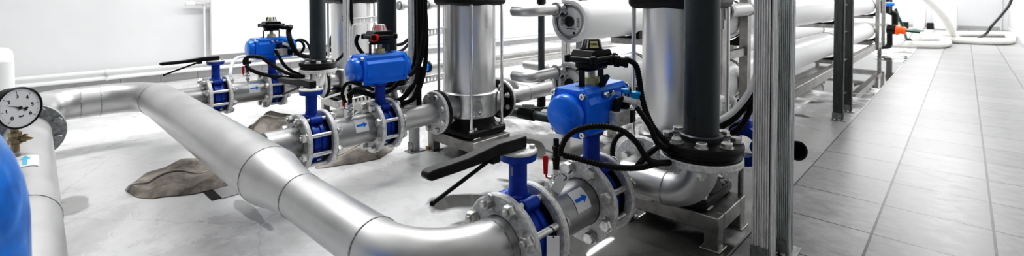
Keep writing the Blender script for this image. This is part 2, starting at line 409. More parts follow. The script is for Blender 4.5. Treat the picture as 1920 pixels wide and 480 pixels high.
# ---- collector (one welded stainless header with its elbows)
c = thing('header_pipe', 'large welded stainless header pipe with two elbows crossing the floor diagonally', 'pipe', (-2.4, .7, ZA - .11))
CY = .705
rl = .25
P = route([(-4.24, .33, ZA + .012), (-4.24, CY + .005, ZA + .012), (-1.985, CY, ZA)], [.26], 12)
m = MB(); m.tube(P, [.102] * 14 + [.112] * (len(P) - 14) if len(P) > 14 else .11, 48); m.build('large_pipe', 'pipe', c)
m = MB(); m.lathe([(0, .112), (.03, .1115), (.13, .094), (.26, .080), (.30, .079)], (-1.985, CY, ZA), (1, 0, 0), 48); m.build('reducer', 'pipe', c)
P = route([(-1.685, CY, ZA), (LX[1], CY, ZA), (LX[1], .962, ZA)], [.235], 14)
m = MB(); m.tube(P, .0788, 48); m.build('small_pipe', 'pipe', c)
m = MB(); flange(m, (LX[1], .955, ZA), (0, 1, 0)); m.build('flange', 'galv', c)
m = MB(); seam(m, (-1.985, CY, ZA), (1, 0, 0), .112); seam(m, (-1.685, CY, ZA), (1, 0, 0), .0788); seam(m, (-1.20, CY, ZA), (1, 0, 0), .079); seam(m, (LX[1], .925, ZA), (0, 1, 0), .079)
seam(m, (-3.97, CY, ZA + .008), (1, 0, 0), .111); seam(m, (-4.24, .43, ZA + .012), (0, 1, 0), .102)
m.build('weld_seam', 'weld', c)
# left leg: pipe with gauge, flange, elbow
c = thing('inlet_pipe', 'stainless inlet pipe at the left edge with dark flange and cyan arrow label', 'pipe', (-2.6, .07, ZA - .1))
D0 = V(-3.50, .072, ZA + .01); D1 = V(-1.55, .012, ZA); dd = (D1 - D0).normalized()
P = route([D1 + dd * .5 + V(0, .25, -.0), D1 + dd * .22, D0 + dd * .03], [.14], 8)
m = MB(); m.tube([D1 + dd * .32, D1, D0 + dd * .02], .088, 48); m.build('pipe', 'pipe', c)
m = MB(); m.tube(route([D1 + dd * .3, D1 + dd * .55, D1 + dd * .55 + V(0, -.02, -.5)], [.2]), .092, 40); m.build('elbow', 'pipe', c)
m = MB(); flange(m, D0, dd, .148, .088, .026); flange(m, D0 - dd * .03, dd, .148, .088, .026); m.build('flange', 'galv_dark', c)
m = MB(); seam(m, D1 + dd * .3, dd, .088); seam(m, D1 - dd * .55, dd, .088, .002); m.build('weld_seam', 'weld', c)
for q in ring(D0 - dd * .03, dd, .121): bolt(q + dd * .056, -dd, .056, parent=c, mat='galv_dark')
P = route([D0 - dd * .03, (-4.24, .13, ZA + .012), (-4.24, .335, ZA + .012)], [.19], 12)
m = MB(); m.tube(P, .102, 48); m.build('elbow', 'pipe', c)
m = MB(); seam(m, (-4.24, .33, ZA + .012), (0, 1, 0), .102); m.build('weld_seam', 'weld', c)
def pipe_label(parent, centre, axis, up_deg, R, w, h, mat='label', amat='arrow', name='arrow_label', head=1, flip=False):
    """curved square sticker on a pipe along `axis`, with an arrow pointing along +axis"""
    ax = Vector(axis).normalized(); sx = Vector((0, 0, 1)).cross(ax).normalized(); cc = Vector(centre)
    def pt(a, s, rr):      # a along axis, s arc length
        th = math.radians(up_deg) + s / R
        return cc + ax * a + (Vector((0, 0, 1)) * math.cos(th) - sx * math.sin(th)) * rr
    m = MB(); n = 8; vs = []; fs = []
    for i in range(n + 1):
        for a in (-w / 2, w / 2): vs.append(pt(a, -h / 2 + h * i / n, R + .0015))
    for i in range(n): fs.append((2 * i, 2 * i + 1, 2 * i + 3, 2 * i + 2))
    m.add(vs, fs); lab = m.build(name, mat, parent)
    m = MB(); A = [(-.34, -.09), (.05, -.09), (.05, -.22), (.36, 0), (.05, .22), (.05, .09), (-.34, .09)]
    shaft = [(-.40, -.075), (.12, -.075), (.12, .075), (-.40, .075)]
    for poly in (shaft, [(.12, -.2), (.42, 0), (.12, .2)]):
        m.add([pt(a * w * head, b * h, R + .003) for a, b in poly], [tuple(range(len(poly)))], False)
    m.build('arrow', amat, lab)
    return lab
lc = D0 + (D1 - D0) * .49
pipe_label(c, lc, -dd, 0, .088, .17, .075, 'label', 'arrow_cyan')

# ---- pressure gauge
GC = V(*(-2.691,0.031,0.571)); GB = V(*(-2.743,0.046,0.418))
g = thing('pressure_gauge', 'round dial pressure gauge reading in bar, black rim and white face, on a brass valve', 'pressure gauge', (GB.x, GB.y, .4))
vdir = (V(0, 0, 1.0) - GC); n_ = V(vdir.x, vdir.y, vdir.z).normalized()
n_ = V(.80, .60, .05).normalized()
gu = V(0, 0, 1).cross(n_).normalized(); gv = n_.cross(gu)
gu, gv = (gu * math.cos(.12) + gv * math.sin(.12)), (gv * math.cos(.12) - gu * math.sin(.12))
R = .079
MB().lathe([(-.045, R * .9), (-.04, R * .98), (-.01, R * .98), (-.005, R * 1.03), (.008, R * 1.03), (.010, R * .97), (.004, R * .94), (.003, 0)], GC, n_, 48).build('case', 'black', g)
face = MB().lathe([(0, R * .945), (.001, R * .945), (.0012, 0)], GC + n_ * .004, n_, 48).build('dial_face', 'face', g)
F0 = GC + n_ * .0062
def gp(a, r): return F0 + (gu * math.cos(a) + gv * math.sin(a)) * r
m = MB()
for k in range(61):
    a = math.radians(225 - 270 * k / 60); r0 = R * (.72 if k % 10 == 0 else (.79 if k % 5 == 0 else .82)); wd = .0016 if k % 10 == 0 else .0006
    t = V(*(gu * -math.sin(a) + gv * math.cos(a))) * wd / 2
    m.add([gp(a, r0) - t, gp(a, R * .87) - t, gp(a, R * .87) + t, gp(a, r0) + t], [(0, 1, 2, 3)], False)
m.build('scale_marks', 'ink', face)
for k in range(7):
    a = math.radians(225 - 270 * k / 6)
    text(str(k), .021, gp(a, R * .58), gu, gv, 'ink', 'numeral', face)
text('bar', .014, F0 - gv * R * .42, gu, gv, 'ink', 'unit_text', face)
a = math.radians(225 - 270 * 1.62 / 6); t = (gu * -math.sin(a) + gv * math.cos(a)); dr = (gu * math.cos(a) + gv * math.sin(a)); F1_ = F0 + n_ * .002
m = MB(); m.add([F1_ - t * .002, F1_ + dr * R * .82, F1_ + t * .002, F1_ - dr * R * .15 + t * .002, F1_ - dr * R * .28 + t * .008, F1_ - dr * R * .36 + t * .006, F1_ - dr * R * .33, F1_ - dr * R * .36 - t * .006, F1_ - dr * R * .28 - t * .008, F1_ - dr * R * .15 - t * .002], [tuple(range(10))], False)
m.cyl(F1_ - n_ * .001, F1_ + n_ * .002, .0065, n=16); m.build('needle', 'ink', g)
dn = (GB - GC).normalized(); s0 = GC + V(.0, .0, -.078) - n_ * .02
m = MB(); m.cyl(s0 + V(0, 0, .01), s0 + V(0, 0, -.02), .012, n=16); m.hexa(s0 + V(0, 0, -.018), (0, 0, -1), .02, .018); m.cyl(s0 + V(0, 0, -.036), (s0.x, s0.y, .395), .013, n=16)
m.hexa(s0 + V(0, 0, -.045), (0, 0, -1), .022, .02); m.build('stem', 'brass', g)
m = MB(); vb = V(s0.x, s0.y, .452); m.sph(vb, .018); m.lathe([(0, .011), (.022, .011), (.024, .016), (.034, .016), (.036, .011), (.046, .009), (.054, .003)], vb, V(.35, .9, -.12), 14); m.build('needle_valve', 'brass', g)

# ---- blue vessel in the near left foreground
VC = V(-1.3, -.212, .0)
v = thing('pressure_vessel', 'blue domed pressure vessel at the bottom left corner, closest to the camera', 'tank', (VC.x, VC.y, 0))
VR = .24; VT = .885
prof = [(.10, .02), (.10, VR * .55), (.14, VR * .85), (.2, VR)] + [(VT - .30 + .30 * math.sin(t * PI / 24), VR * math.cos(t * PI / 24)) for t in range(0, 12)] + [(VT, .0)]
MB().lathe(prof, VC, (0, 0, 1), 48).build('shell', 'vessel_blue', v)
m = MB(); m.lathe([(.0, VR * .8), (.15, VR * .75), (.15, VR * .7), (.0, VR * .74), (.0, VR * .8)], VC, (0, 0, 1), 32); m.build('base_ring', 'vessel_blue', v)
MB().lathe([(VT - .005, .03), (VT + .02, .03), (VT + .022, .022), (VT + .05, .02), (VT + .052, 0)], VC, (0, 0, 1), 20).build('valve_cap', 'black', v)

# ---- white canister on the left
t_ = thing('white_tank', 'white plastic tank with rounded shoulders at the left edge behind the gauge', 'tank', (-4.98, -.36, 0))
m = MB(); m.rbox((-4.98, -.36, .315), (.72, .80, .63), .08); m.build('body', 'white', t_, bevel=.03)
MB().lathe([(0, .09), (.05, .09), (.055, .08)], (-4.98, -.36, .625), (0, 0, 1), 24).build('screw_cap', 'white', t_)

# ------------------------------------------------------------------ valves and spools per line
def wafer_body(m, x, y0, y1):
    yc = (y0 + y1) / 2; h = y1 - y0
    e = h * .17; q = h - 2 * e
    m.lathe([(0, .078), (0, .088), (e * .9, .088), (e, .093), (e + .003, .099), (e + q * .3, .099), (e + q * .34, .093), (e + q * .66, .093), (e + q * .7, .099), (e + q - .003, .099), (e + q, .093), (e + q + e * .1, .088), (h, .088), (h, .078), (0, .078)], (x, y0, ZA), (0, 1, 0), 48)
    # lugs around the ring and boss under the neck
    for sx in (-1, 1): m.cyl((x + sx * .044, y0 + e, ZA + .104), (x + sx * .044, y1 - e, ZA + .104), .019, n=18, ch=.003)
    m.rbox((x, yc, ZA + .105), (.06, h * .66, .045), .014)
    m.cyl((x, yc, ZA - .125), (x, yc, ZA - .085), .024, n=18)
def make_lever_valve(i):
    x = LX[i]; g = thing('lever_butterfly_valve', {
        1: 'blue butterfly valve with long black lever in the foreground, bolted to the header elbow',
        2: 'blue butterfly valve with black lever turned crosswise, bolted in the middle pipe run',
        3: 'blue butterfly valve with slim black lever in the farthest pipe run by the left wall'}[i], 'valve', (x, 1.04, ZA - .12), 'lever valves in the pump suction lines')
    m = MB(); wafer_body(m, x, .983, 1.076); m.build('valve_body', 'blue_dark', g)
    m = MB()
    for y in (.979, 1.076): m.lathe([(0, .078), (0, .108), (.004, .108), (.004, .078), (0, .078)], (x, y, ZA), (0, 1, 0), 40)
    m.build('gasket', 'rubber', g)
    m = MB(); m.lathe([(.10, .034), (.13, .029), (.15, .027), (.222, .027), (.222, .034), (.226, .054), (.246, .057), (.247, .05)], (x, 1.03, ZA), (0, 0, 1), 28); m.build('neck', 'blue_dark', g)
    m = MB(); m.lathe([(.246, .055), (.2475, .057), (.253, .057), (.256, .054), (.256, 0)], (x, 1.03, ZA), (0, 0, 1), 36); m.build('top_plate', 'galv', g)
    m = MB()
    for a in (.9, 2.6, 4.1):
        p = V(x + math.cos(a) * .041, 1.03 + math.sin(a) * .044, ZA + .256); m.hexa(p, (0, 0, 1), .009, .009)
    m.build('plate_screw', 'bolt', g)
    if i == 1:
        m = MB(); m.box((x - .0275 + .035, 1.03 - .0275 + .005, ZA + .195), (.022, .002, .026), Matrix.Rotation(.75, 3, 'Z')); m.build('name_plate', 'grey_label', g)
    # lever: direction along ld
    ld = V(0, -1, 0) if i != 2 else V(-.998, -.05, 0)
    if i == 1: ld = V(-.03, -1, 0).normalized()
    sd = V(0, 0, 1).cross(ld); o0 = V(x, 1.03, ZA + .256)
    top = [(-.022, .001), (-.022, .036), (.09, .036), (.14, .029), (.20, .022), (.315, .019), (.326, .015), (.33, .006), (.326, -.003), (.315, -.007), (.22, -.006), (.13, -.002), (.09, .001)]
    if i == 3: top = [(a, b * .8) for a, b in top]
    m = MB(); m.prism(top, o0, ld, V(0, 0, 1), sd, .034); lv = m.build('lever', 'black_cast', g, bevel=.0035)
    q0 = o0 + ld * .10 + V(0, 0, -.004); q1 = o0 + ld * .305 + V(0, 0, -.07)
    dn = (q1 - q0).normalized(); up = sd.cross(dn)
    m = MB(); m.tube([q0, q0.lerp(q1, .5), q1], .0058, 10); m.sph(q1, .0075); m.box(q0 - V(0, 0, .004), (.03, .03, .016)); m.build('squeeze_trigger', 'black', lv)
    ends = ring((x, .955, ZA), (0, 1, 0), .117)
    for q in ends: stud(q, (0, 1, 0), .149, parent=g, r=.0105, nut=.0205, tail=.03)
    return g
def make_spool(i):
    x = LX[i]; g = thing('spool_pipe', {
        1: 'short flanged steel pipe with a blue arrow sticker in the foreground run',
        2: 'short flanged steel pipe with a blue arrow sticker in the middle run',
        3: 'short flanged steel pipe with a blue arrow sticker in the far left run'}[i], 'pipe', (x, 1.24, ZA - .14), 'flanged spool pipes between the valves')
    MB().tube([(x, 1.082, ZA), (x, 1.368, ZA)], RP, 48).build('pipe', 'pipe_dull', g)
    for y in (1.080, 1.346):
        m = MB(); flange(m, (x, y, ZA), (0, 1, 0)); m.build('flange', 'galv', g)
    pipe_label(g, (x, 1.262, ZA), (0, 1, 0), {1: 50, 2: 60, 3: 66}[i], RP, .074, .07)
    return g
def ball_valve(i):
    x = LX[i]; y = {1: 1.212, 2: 1.235, 3: 1.24}[i]
    g = thing('ball_valve', {
        1: 'small steel ball valve with red handle on top of the foreground pipe',
        2: 'small steel ball valve with red handle on top of the middle pipe',
        3: 'small steel ball valve with pinkish red handle on top of the far left pipe'}[i], 'valve', (x, y, ZA + RP), 'small sampling valves on the spool pipes')
    z = ZA + RP - .004
    m = MB(); m.cyl((x, y, z), (x, y, z + .10), .0085, n=14); m.hexa((x, y, z + .012), (0, 0, 1), .015, .016); m.sph((x, y, z + .045), .0165); m.hexa((x, y, z + .058), (0, 0, 1), .014, .016)
    m.cyl((x, y, z + .045), (x - .02, y - .014, z + .042), .006, n=10)
    m.build('valve_body', 'chrome', g)
    hx, hy = x - .02, y - .016
    m = MB(); m.tube([(x - .02, y - .014, z + .042), (hx - .004, hy - .004, z + .045), (hx - .006, hy - .006, z + .065)], .003, 8)
    m.prism([(-.0065, .056), (.0065, .056), (.009, .108), (.006, .116), (-.006, .116), (-.009, .108)], (hx - .006, hy - .006, z), V(.7, .7, 0).normalized(), V(0, 0, 1), V(.7, -.7, 0).normalized(), .006)
    m.build('handle', 'red', g, bevel=.001)
    m = MB(); m.lathe([(.072, .010), (.10, .0115), (.102, .014), (.112, .014), (.114, .0105), (.135, .0105), (.137, .013), (.148, .013), (.15, .009), (.17, .009)], (x, y, z), (0, 0, 1), 14)
    m.cyl((x, y, z + .142), (x + .012, y + .022, z + .142), .009, n=12); m.build('hose_coupling', 'black', g)
    return g
def make_actuated_valve(i):
    x = LX[i]; yc = 1.412; g = thing('actuated_butterfly_valve', {
        1: 'blue butterfly valve with large blue pneumatic actuator and black switch box in the foreground',
        2: 'butterfly valve with bright blue actuator and red-ported switch box in the middle run',
        3: 'blue butterfly valve with blue actuator and switch box in the farthest run near the radiator'}[i], 'valve', (x, yc, ZA - .12), 'actuated valves in the pump suction lines')
    m = MB(); wafer_body(m, x, 1.374, 1.453); m.build('valve_body', 'blue_dark', g)
    m = MB()
    for y in (1.370, 1.453): m.lathe([(0, .078), (0, .108), (.004, .108), (.004, .078), (0, .078)], (x, y, ZA), (0, 1, 0), 40)
    m.build('gasket', 'rubber', g)
    for q in ring((x, 1.346, ZA), (0, 1, 0), .117): stud(q, (0, 1, 0), .135, parent=g, r=.0105, nut=.0205, tail=.012)
    m = MB(); m.lathe([(.10, .036), (.13, .030), (.15, .029), (.215, .029), (.222, .042), (.236, .044)], (x, yc, ZA), (0, 0, 1), 28); m.build('neck', 'blue_dark', g)
    # actuator body along Y
    zc = .617; y0, y1 = 1.295, 1.525
    prof = [(-.05, -.08), (.05, -.08), (.066, -.066), (.066, -.046), (.076, -.036), (.076, .034), (.062, .05), (.062, .066), (.05, .08), (-.05, .08), (-.062, .066), (-.062, .05), (-.076, .034), (-.076, -.036), (-.066, -.046), (-.066, -.066)]
    m = MB(); m.prism(prof, (x, (y0 + y1) / 2, zc), (1, 0, 0), (0, 0, 1), (0, 1, 0), y1 - y0); m.rbox((x, yc, zc - .077), (.09, .11, .012), .02)
    body = m.build('actuator_body', 'blue', g, bevel=.003)
    for y, s in ((y0, -1), (y1, 1)):
        m = MB(); pr = [(-.052, -.079), (.052, -.079), (.074, -.058), (.078, -.02), (.078, .03), (.07, .06), (.05, .08), (-.05, .08), (-.07, .06), (-.078, .03), (-.078, -.02), (-.074, -.058)]
        m.prism([(a * .97, b) for a, b in pr], (x, y + s * .010, zc), (1, 0, 0), (0, 0, 1), (0, 1, 0), .02)
        m.lathe([(0, .068), (.024, .066), (.033, .062), (.038, .054), (.04, 0)], (x, y + s * .02, zc - .002), (0, s, 0), 36)
        cap = m.build('end_cap', 'blue', g, bevel=.003)
        for sx in (-1, 1):
            for sz in (-1, 1):
                p = V(x + sx * .059, y + s * .018, zc + sz * .062)
                q = MB(); q.lathe([(0, .0105), (.008, .0105), (.0095, .009), (.0095, .005), (.004, .005), (.004, 0)], p, (0, s, 0), 14); q.build('cap_screw', 'chrome', cap)
    m = MB(); m.box((x, 1.325, zc + .0785), (.06, .045, .001)); m.build('rating_label', 'yellow' if i == 1 else 'grey_label', body)
    # bracket
    zt = zc + .078; m = MB()
    m.lathe([(0, .034), (.006, .034), (.006, 0)], (x, yc, zt), (0, 0, 1), 28); m.cyl((x, yc, zt), (x, yc, zt + .055), .013, n=14); m.build('drive_shaft', 'galv', g)
    m = MB(); m.lathe([(0, .03), (.02, .028), (.022, .0)], (x, yc, zt + .006), (0, 0, 1), 24); m.build('position_indicator', 'yellow', g)
    m = MB()
    for s in (-1, 1):
        m.box((x, yc + s * .058, zt + .028), (.022, .004, .056)); m.box((x, yc + s * .068, zt + .002), (.026, .022, .004))
    m.box((x, yc, zt + .054), (.05, .116, .004)); m.build('bracket', 'black', g)
    # switch box
    zb = zt + .056; m = MB()
    m.rbox((x, yc, zb + .014), (.085, .10, .028), .018); m.build('switch_box_base', 'black', g, bevel=.002)
    m = MB(); m.rbox((x, yc, zb + .036), (.125, .155, .022), .03)
    m.prism([(-.066, -.0), (.066, .0), (.05, .022), (-.05, .022)], (x, yc, zb + .046), (0, 1, 0), (0, 0, 1), (1, 0, 0), .09)
    for sx in (-1, 1):
        for sy in (-1, 1): m.cyl((x + sx * .052, yc + sy * .067, zb + .024), (x + sx * .052, yc + sy * .067, zb + .05), .0125, n=14)
    box = m.build('switch_box', 'black', g, bevel=.003)
    for sx in (-1, 1):
        for sy in (-1, 1):
            q = MB(); q.cyl((x + sx * .052, yc + sy * .067, zb + .05), (x + sx * .052, yc + sy * .067, zb + .0535), .0065, n=12); q.build('lid_screw', 'chrome', box)
    m = MB(); m.lathe([(0, .042), (.004, .042), (.005, .037), (.034, .027), (.037, .024), (.037, 0)], (x, yc, zb + .067), (0, 0, 1), 32)
    dome = m.build('indicator_dome', 'black' if i == 1 else 'smoke', g)
    m = MB()
    for k in range(8):
        a = k * PI / 4 + .2
        if i == 1 and 5.2 < a % (2 * PI) < 6.4: continue
        pa = V(x + math.cos(a) * .0375, yc + math.sin(a) * .0375, zb + .073); pb = V(x + math.cos(a) * .0285, yc + math.sin(a) * .0285, zb + .102)
        m.tube([pa, pb], .003, 6)
    m.build('dome_rib', {1: 'smoke', 2: 'pink', 3: 'black'}[i], dome)
    dmat = {1: 'yellow', 2: 'pink', 3: 'yellow'}[i]
    m = MB(); vs = []
    for k in range(7):
        a = -1.15 + .9 * k / 6
        for (t, rr) in ((.008, .0372), (.031, .0293)): vs.append(V(x + math.cos(a) * rr, yc + math.sin(a) * rr, zb + .067 + t))
    m.add(vs, [(2 * k, 2 * k + 2, 2 * k + 3, 2 * k + 1) for k in range(6)]); pl = m.build('position_label', dmat, dome)
    if i == 1:
        a = -.7; ud = V(-math.sin(a), math.cos(a), 0); nd = V(math.cos(a), math.sin(a), .3).normalized()
        text('OPEN', .011, V(x + math.cos(a) * .0345, yc + math.sin(a) * .0345, zb + .087), ud, nd.cross(ud), 'ink', 'lettering', pl)
    # ports on the switch box
    if i == 2:
        q = MB(); q.lathe([(-.02, .02), (.014, .02), (.015, .013), (.006, .013), (.006, 0)], (x + .05, yc - .058, zb + .034), (.65, -.76, 0), 20)
        q.build('cable_port', 'red', g)
        q = MB(); q.rbox((x, yc + .085, zb + .036), (.04, .03, .026), .006); q.build('cable_gland', 'black', g)
    else:
        s = 1
        q = MB(); q.lathe([(0, .016), (.02, .016), (.021, .021), (.04, .021), (.041, .0165), (.055, .0165), (.056, .020), (.068, .019), (.07, .012)], (x + .04, yc + .045, zb + .028), (.84, .52, -.1), 20)
        q.rbox((x + .04, yc + .05, zb + .028), (.05, .05, .032), .012)
        q.build('cable_gland', 'black', g)
    # air solenoid block on the +X flank
    if i != 2:
        q = MB(); q.rbox((x + .092, yc + .035, zc - .03), (.036, .085, .052), .005); sol = q.build('solenoid_block', 'galv', g, bevel=.002)
        q = MB(); q.lathe([(0, .008), (.004, .008), (.004, 0)], (x + .1105, yc + .015, zc - .03), (1, 0, 0), 16); q.build('port', 'grey_label', sol)
        q = MB(); q.tube(route([(x + .092, yc + .012, zc), (x + .092, yc + .012, zc + .032), (x + .096, yc + .045, zc + .034)], [.01]), .009, 12); q.cyl((x + .092, yc + .012, zc - .004), (x + .092, yc + .012, zc + .016), .013, n=14); q.build('elbow_fitting', 'black', sol)
        q = MB()
        q.cyl((x + .092, yc + .072, zc + .03), (x + .092, yc + .072, zc + .034), .0145, n=18); q.cyl((x + .092, yc + .072, zc + .0), (x + .092, yc + .072, zc + .03), .0105, n=14)
        for k in range(6):
            a = k * PI / 3; q.tube([(x + .092 + .0135 * math.cos(a), yc + .072 + .0135 * math.sin(a), zc + .0), (x + .092 + .0135 * math.cos(a), yc + .072 + .0135 * math.sin(a), zc + .05)], .0018, 6)
        q.cyl((x + .092, yc + .072, zc - .006), (x + .092, yc + .072, zc + .002), .0145, n=18); q.build('air_filter', 'black', sol)
        q = MB(); q.cyl((x + .092, yc + .072, zc + .05), (x + .092, yc + .072, zc + .063), .0155, n=18, ch=.002); q.build('filter_cap', 'blue_light', sol)
        q = MB(); q.tube([(x + .096, yc + .045, zc + .034), (x + .112, yc + .075, zc + .024), (x + .128, yc + .10, zc + .018)], .011, 12); q.sph((x + .118, yc + .083, zc + .022), .016)
        q.cyl((x + .126, yc + .10, zc + .022), (x + .128, yc + .10, zc - .012), .010, n=12); q.build('flow_regulator', 'white', sol)
        q = MB(); q.cyl((x + .118, yc + .085, zc + .028), (x + .124, yc + .088, zc + .05), .012, .017, n=18); q.sph((x + .1245, yc + .0885, zc + .05), .017, (1, 1, .45)); q.build('regulator_knob', 'blue_light', sol)
        q = MB(); q.rbox((x + .092, yc + .10, zc - .035), (.034, .035, .045), .005); q.build('solenoid_coil', 'black', sol)
        q = MB()
        for s in (-.022, .012): q.hexa((x + .066, yc + s, zc + .052), (1, 0, .25), .0095, .018)
        q.build('stop_screw', 'chrome', body)
        if i == 1:
            q = MB(); q.box((x + .052, yc - .012, zt + .008), (.012, .03, .07), Matrix.Rotation(.5, 3, 'Y')); q.build('tie_plate', 'black', g)
    return g
def make_tee(i):
    """pipe from the actuated valve to the pump flange with branch elbow and upright flange"""
    x = LX[i]; s = {1: 1, 2: -1, 3: 1}[i]; yb = 1.63; xb = x + {1: .30, 2: -.272, 3: .32}[i]
    g = thing('tee_pipe', {
        1: 'stainless tee pipe with elbow turning up into the dark riser beside the nearest pump',
        2: 'stainless tee pipe leading straight into the flange of the middle pump',
        3: 'stainless tee pipe with upright elbow in front of the far left pump'}[i], 'pipe', (x, yb, ZA - .14), 'tee pipes at the pump inlets')
    m = MB(); flange(m, (x, 1.457, ZA), (0, 1, 0)); m.build('flange', 'galv', g)
    m = MB(); m.lathe([(0, .078), (.02, .078), (.06, .066), (.33, .0605)], (x, 1.47, ZA), (0, 1, 0), 40); m.build('pipe', 'pipe', g)
    m = MB(); flange(m, (x, 1.775, ZA), (0, 1, 0), .130, .06, .024); m.build('flange', 'galv', g)
    if s > 0:
        P = route([(x, yb, ZA + .012), (xb, yb, ZA + .012), (xb, yb, ZA + .15)], [.118], 14)
    else:
        P = route([(x, yb, ZA + .012), (xb, yb, ZA + .012), (xb, yb, ZA + .15)], [.118], 14)
    m = MB(); m.tube(P, .058, 40); m.build('elbow', 'pipe', g)
    m = MB(); seam(m, (xb - s * .122, yb, ZA + .012), (s, 0, 0), .058); seam(m, (x, 1.53, ZA), (0, 1, 0), .066, .003); m.build('weld_seam', 'weld', g)
    m = MB(); flange(m, (xb, yb, ZA + .141), (0, 0, 1), .135, .058, .024); m.build('flange', 'galv', g)
    # riser
    rr = thing('riser_pipe', {
        1: 'thick dark grey plastic riser pipe with black bolted flange in the right foreground',
        2: 'dark grey plastic riser pipe behind the middle blue actuator',
        3: 'dark grey plastic riser pipe rising from the farthest pipe run'}[i], 'pipe', (xb, yb, ZA + .165), 'dark riser pipes')
    m = MB(); m.lathe([(0, .058), (1.9, .058)], (xb, yb, ZA + .167), (0, 0, 1), 40); m.lathe([(.0, .066), (.0, .071), (.066, .071), (.070, .066), (.070, .058)], (xb, yb, ZA + .167), (0, 0, 1), 40)
    m.build('pipe', 'pvc', rr)
    m = MB(); m.lathe([(0, .06), (0, .127), (.006, .131), (.012, .124), (.02, .124), (.024, .133), (.030, .136), (.042, .136), (.048, .132), (.049, .095), (.053, .079), (.053, .066)], (xb, yb, ZA + .165), (0, 0, 1), 48); m.build('backing_flange', 'black_cast', rr)
    for q in ring((xb, yb, ZA + .214), (0, 0, 1), .108): bolt(q, (0, 0, -1), .073, parent=rr, r=.0095, head=.0185)
    return g
def make_pump(i):
    x = LX[i] + (.027 if i == 1 else 0); yc = 2.075
    g = thing('vertical_pump', {
        1: 'tall stainless vertical pump on the right, partly behind the thick dark riser',
        2: 'tall stainless vertical pump with black foot standing in the middle of the room',
        3: 'stainless vertical pump farthest left, half hidden behind strut and riser'}[i], 'pump', (x, yc, .133), 'vertical multistage pumps')
    z0 = .135; m = MB()
    m.rbox((x, yc, z0 + .022), (.36, .33, .044), .03); m.lathe([(.04, .178), (.06, .165), (.085, .155), (.115, .158)], (x, yc, z0), (0, 0, 1), 48); m.build('pump_foot', 'black_cast', g, bevel=.003)
    m = MB(); m.lathe([(.245, .166), (.25, .174), (.36, .176), (.372, .18), (.395, .18), (.4, .172), (.405, .165)], (x, yc, 0), (0, 0, 1), 56); m.build('pump_housing', 'cast', g)
    m = MB(); m.lathe([(.40, .165), (.96, .165)], (x, yc, 0), (0, 0, 1), 64); m.build('sleeve', 'sleeve', g)
    m = MB(); m.rbox((x, yc, 1.025), (.36, .36, .15), .05); m.build('pump_head', 'black_cast', g, bevel=.008)
    m = MB(); m.lathe([(0, .15), (.12, .16), (.13, .19), (.22, .19)], (x, yc, 1.09), (0, 0, 1), 40); m.build('motor_stool', 'black_cast', g)
    rb = .158
    for sx in (-1, 1):
        for sy in (-1, 1):
            q = MB(); q.cyl((x + sx * rb, yc + sy * rb * .84, z0 + .04), (x + sx * rb, yc + sy * rb * .84, .96), .0098, n=14); q.hexa((x + sx * rb, yc + sy * rb * .84, z0 + .044), (0, 0, 1), .017, .014); q.build('tie_rod', 'chrome', g)
            q = MB(); q.cyl((x + sx * rb * .93, yc + sy * rb * .60, z0 + .04), (x + sx * rb * .93, yc + sy * rb * .60, z0 + .048), .02, n=16); q.hexa((x + sx * rb * .93, yc + sy * rb * .60, z0 + .048), (0, 0, 1), .014, .013); q.build('foot_bolt', 'bolt', g)
    for s in (-1, 1):
        m = MB(); m.cyl((x, yc + s * .10, ZA), (x, yc + s * .235, ZA), .075, .085, n=32); m.build('nozzle', 'cast', g)
        m = MB(); m.lathe([(0, .06), (0, .13), (.004, .134), (.02, .134), (.024, .13), (.024, .06)], (x, yc + s * .277, ZA), (0, -s, 0), 48); m.build('pump_flange', 'black_cast', g)
        for q in ring((x, yc + s * .277 + s * .024, ZA), (0, 1, 0), .106):
            bolt(q, (0, -s, 0), .048, parent=g, r=.009, head=.0165)
    # drain plugs and nameplate boss facing the aisle
    for a in (-.62, -.42):
        p = V(x + math.cos(a) * .176, yc + math.sin(a) * .176, .285); d = V(math.cos(a), math.sin(a), 0)
        q = MB(); q.lathe([(0, .019), (.008, .019), (.009, .015)], p, d, 18); q.hexa(p + d * .008, d, .013, .012); q.build('drain_plug', 'chrome', g)
    m = MB(); vs = []
    for k in range(9):
        a = -.72 + .42 * k / 8
        for (z, rr) in ((.262, .1785), (.262 + .075 + (.02 if 2 < k < 8 else 0), .1785)): vs.append(V(x + math.cos(a) * rr, yc + math.sin(a) * rr, z))
    m.add(vs, [(2 * k, 2 * k + 2, 2 * k + 3, 2 * k + 1) for k in range(8)]); m.build('boss_plate', 'cast', g)
    if i == 3:
        m = MB(); vs = []
        for k in range(9):
            a = -.95 + .3 * k / 8
            for z in (.8, .86): vs.append(V(x + math.cos(a) * .167, yc + math.sin(a) * .167, z))
        m.add(vs, [(2 * k, 2 * k + 2, 2 * k + 3, 2 * k + 1) for k in range(8)]); pl = m.build('name_plate', 'grey_label', g)
        m = MB()
        for k in range(4):
            a = -.92 + .065 * k
            for z in (.812, .835): m.add([V(x + math.cos(t) * .1685, yc + math.sin(t) * .1685, zz) for t, zz in ((a, z), (a + .045, z), (a + .045, z + .012), (a, z + .012))], [(0, 1, 2, 3)])
        m.build('print', 'ink', pl)
    # stand
    s_ = thing('pump_stand', {
        1: 'welded steel frame stand under the nearest pump, in the wet corner',
        2: 'welded steel frame stand with ochre pad under the middle pump',
        3: 'welded steel frame stand under the farthest pump'}[i], 'stand', (x, yc, 0), 'steel stands under the pumps')
    x += .012 if i == 1 else 0
    xl, xr, ya, yb = x - .225, x + .225, 1.898, 2.215
    m = MB()
    m.prism([(0, 0), (.012, 0), (.012, .052), (.10, .052), (.10, .065), (0, .065)], (0, 0, 0), (1, 0, 0), (0, 0, 1), (0, 1, 0), 0.0001) if False else None
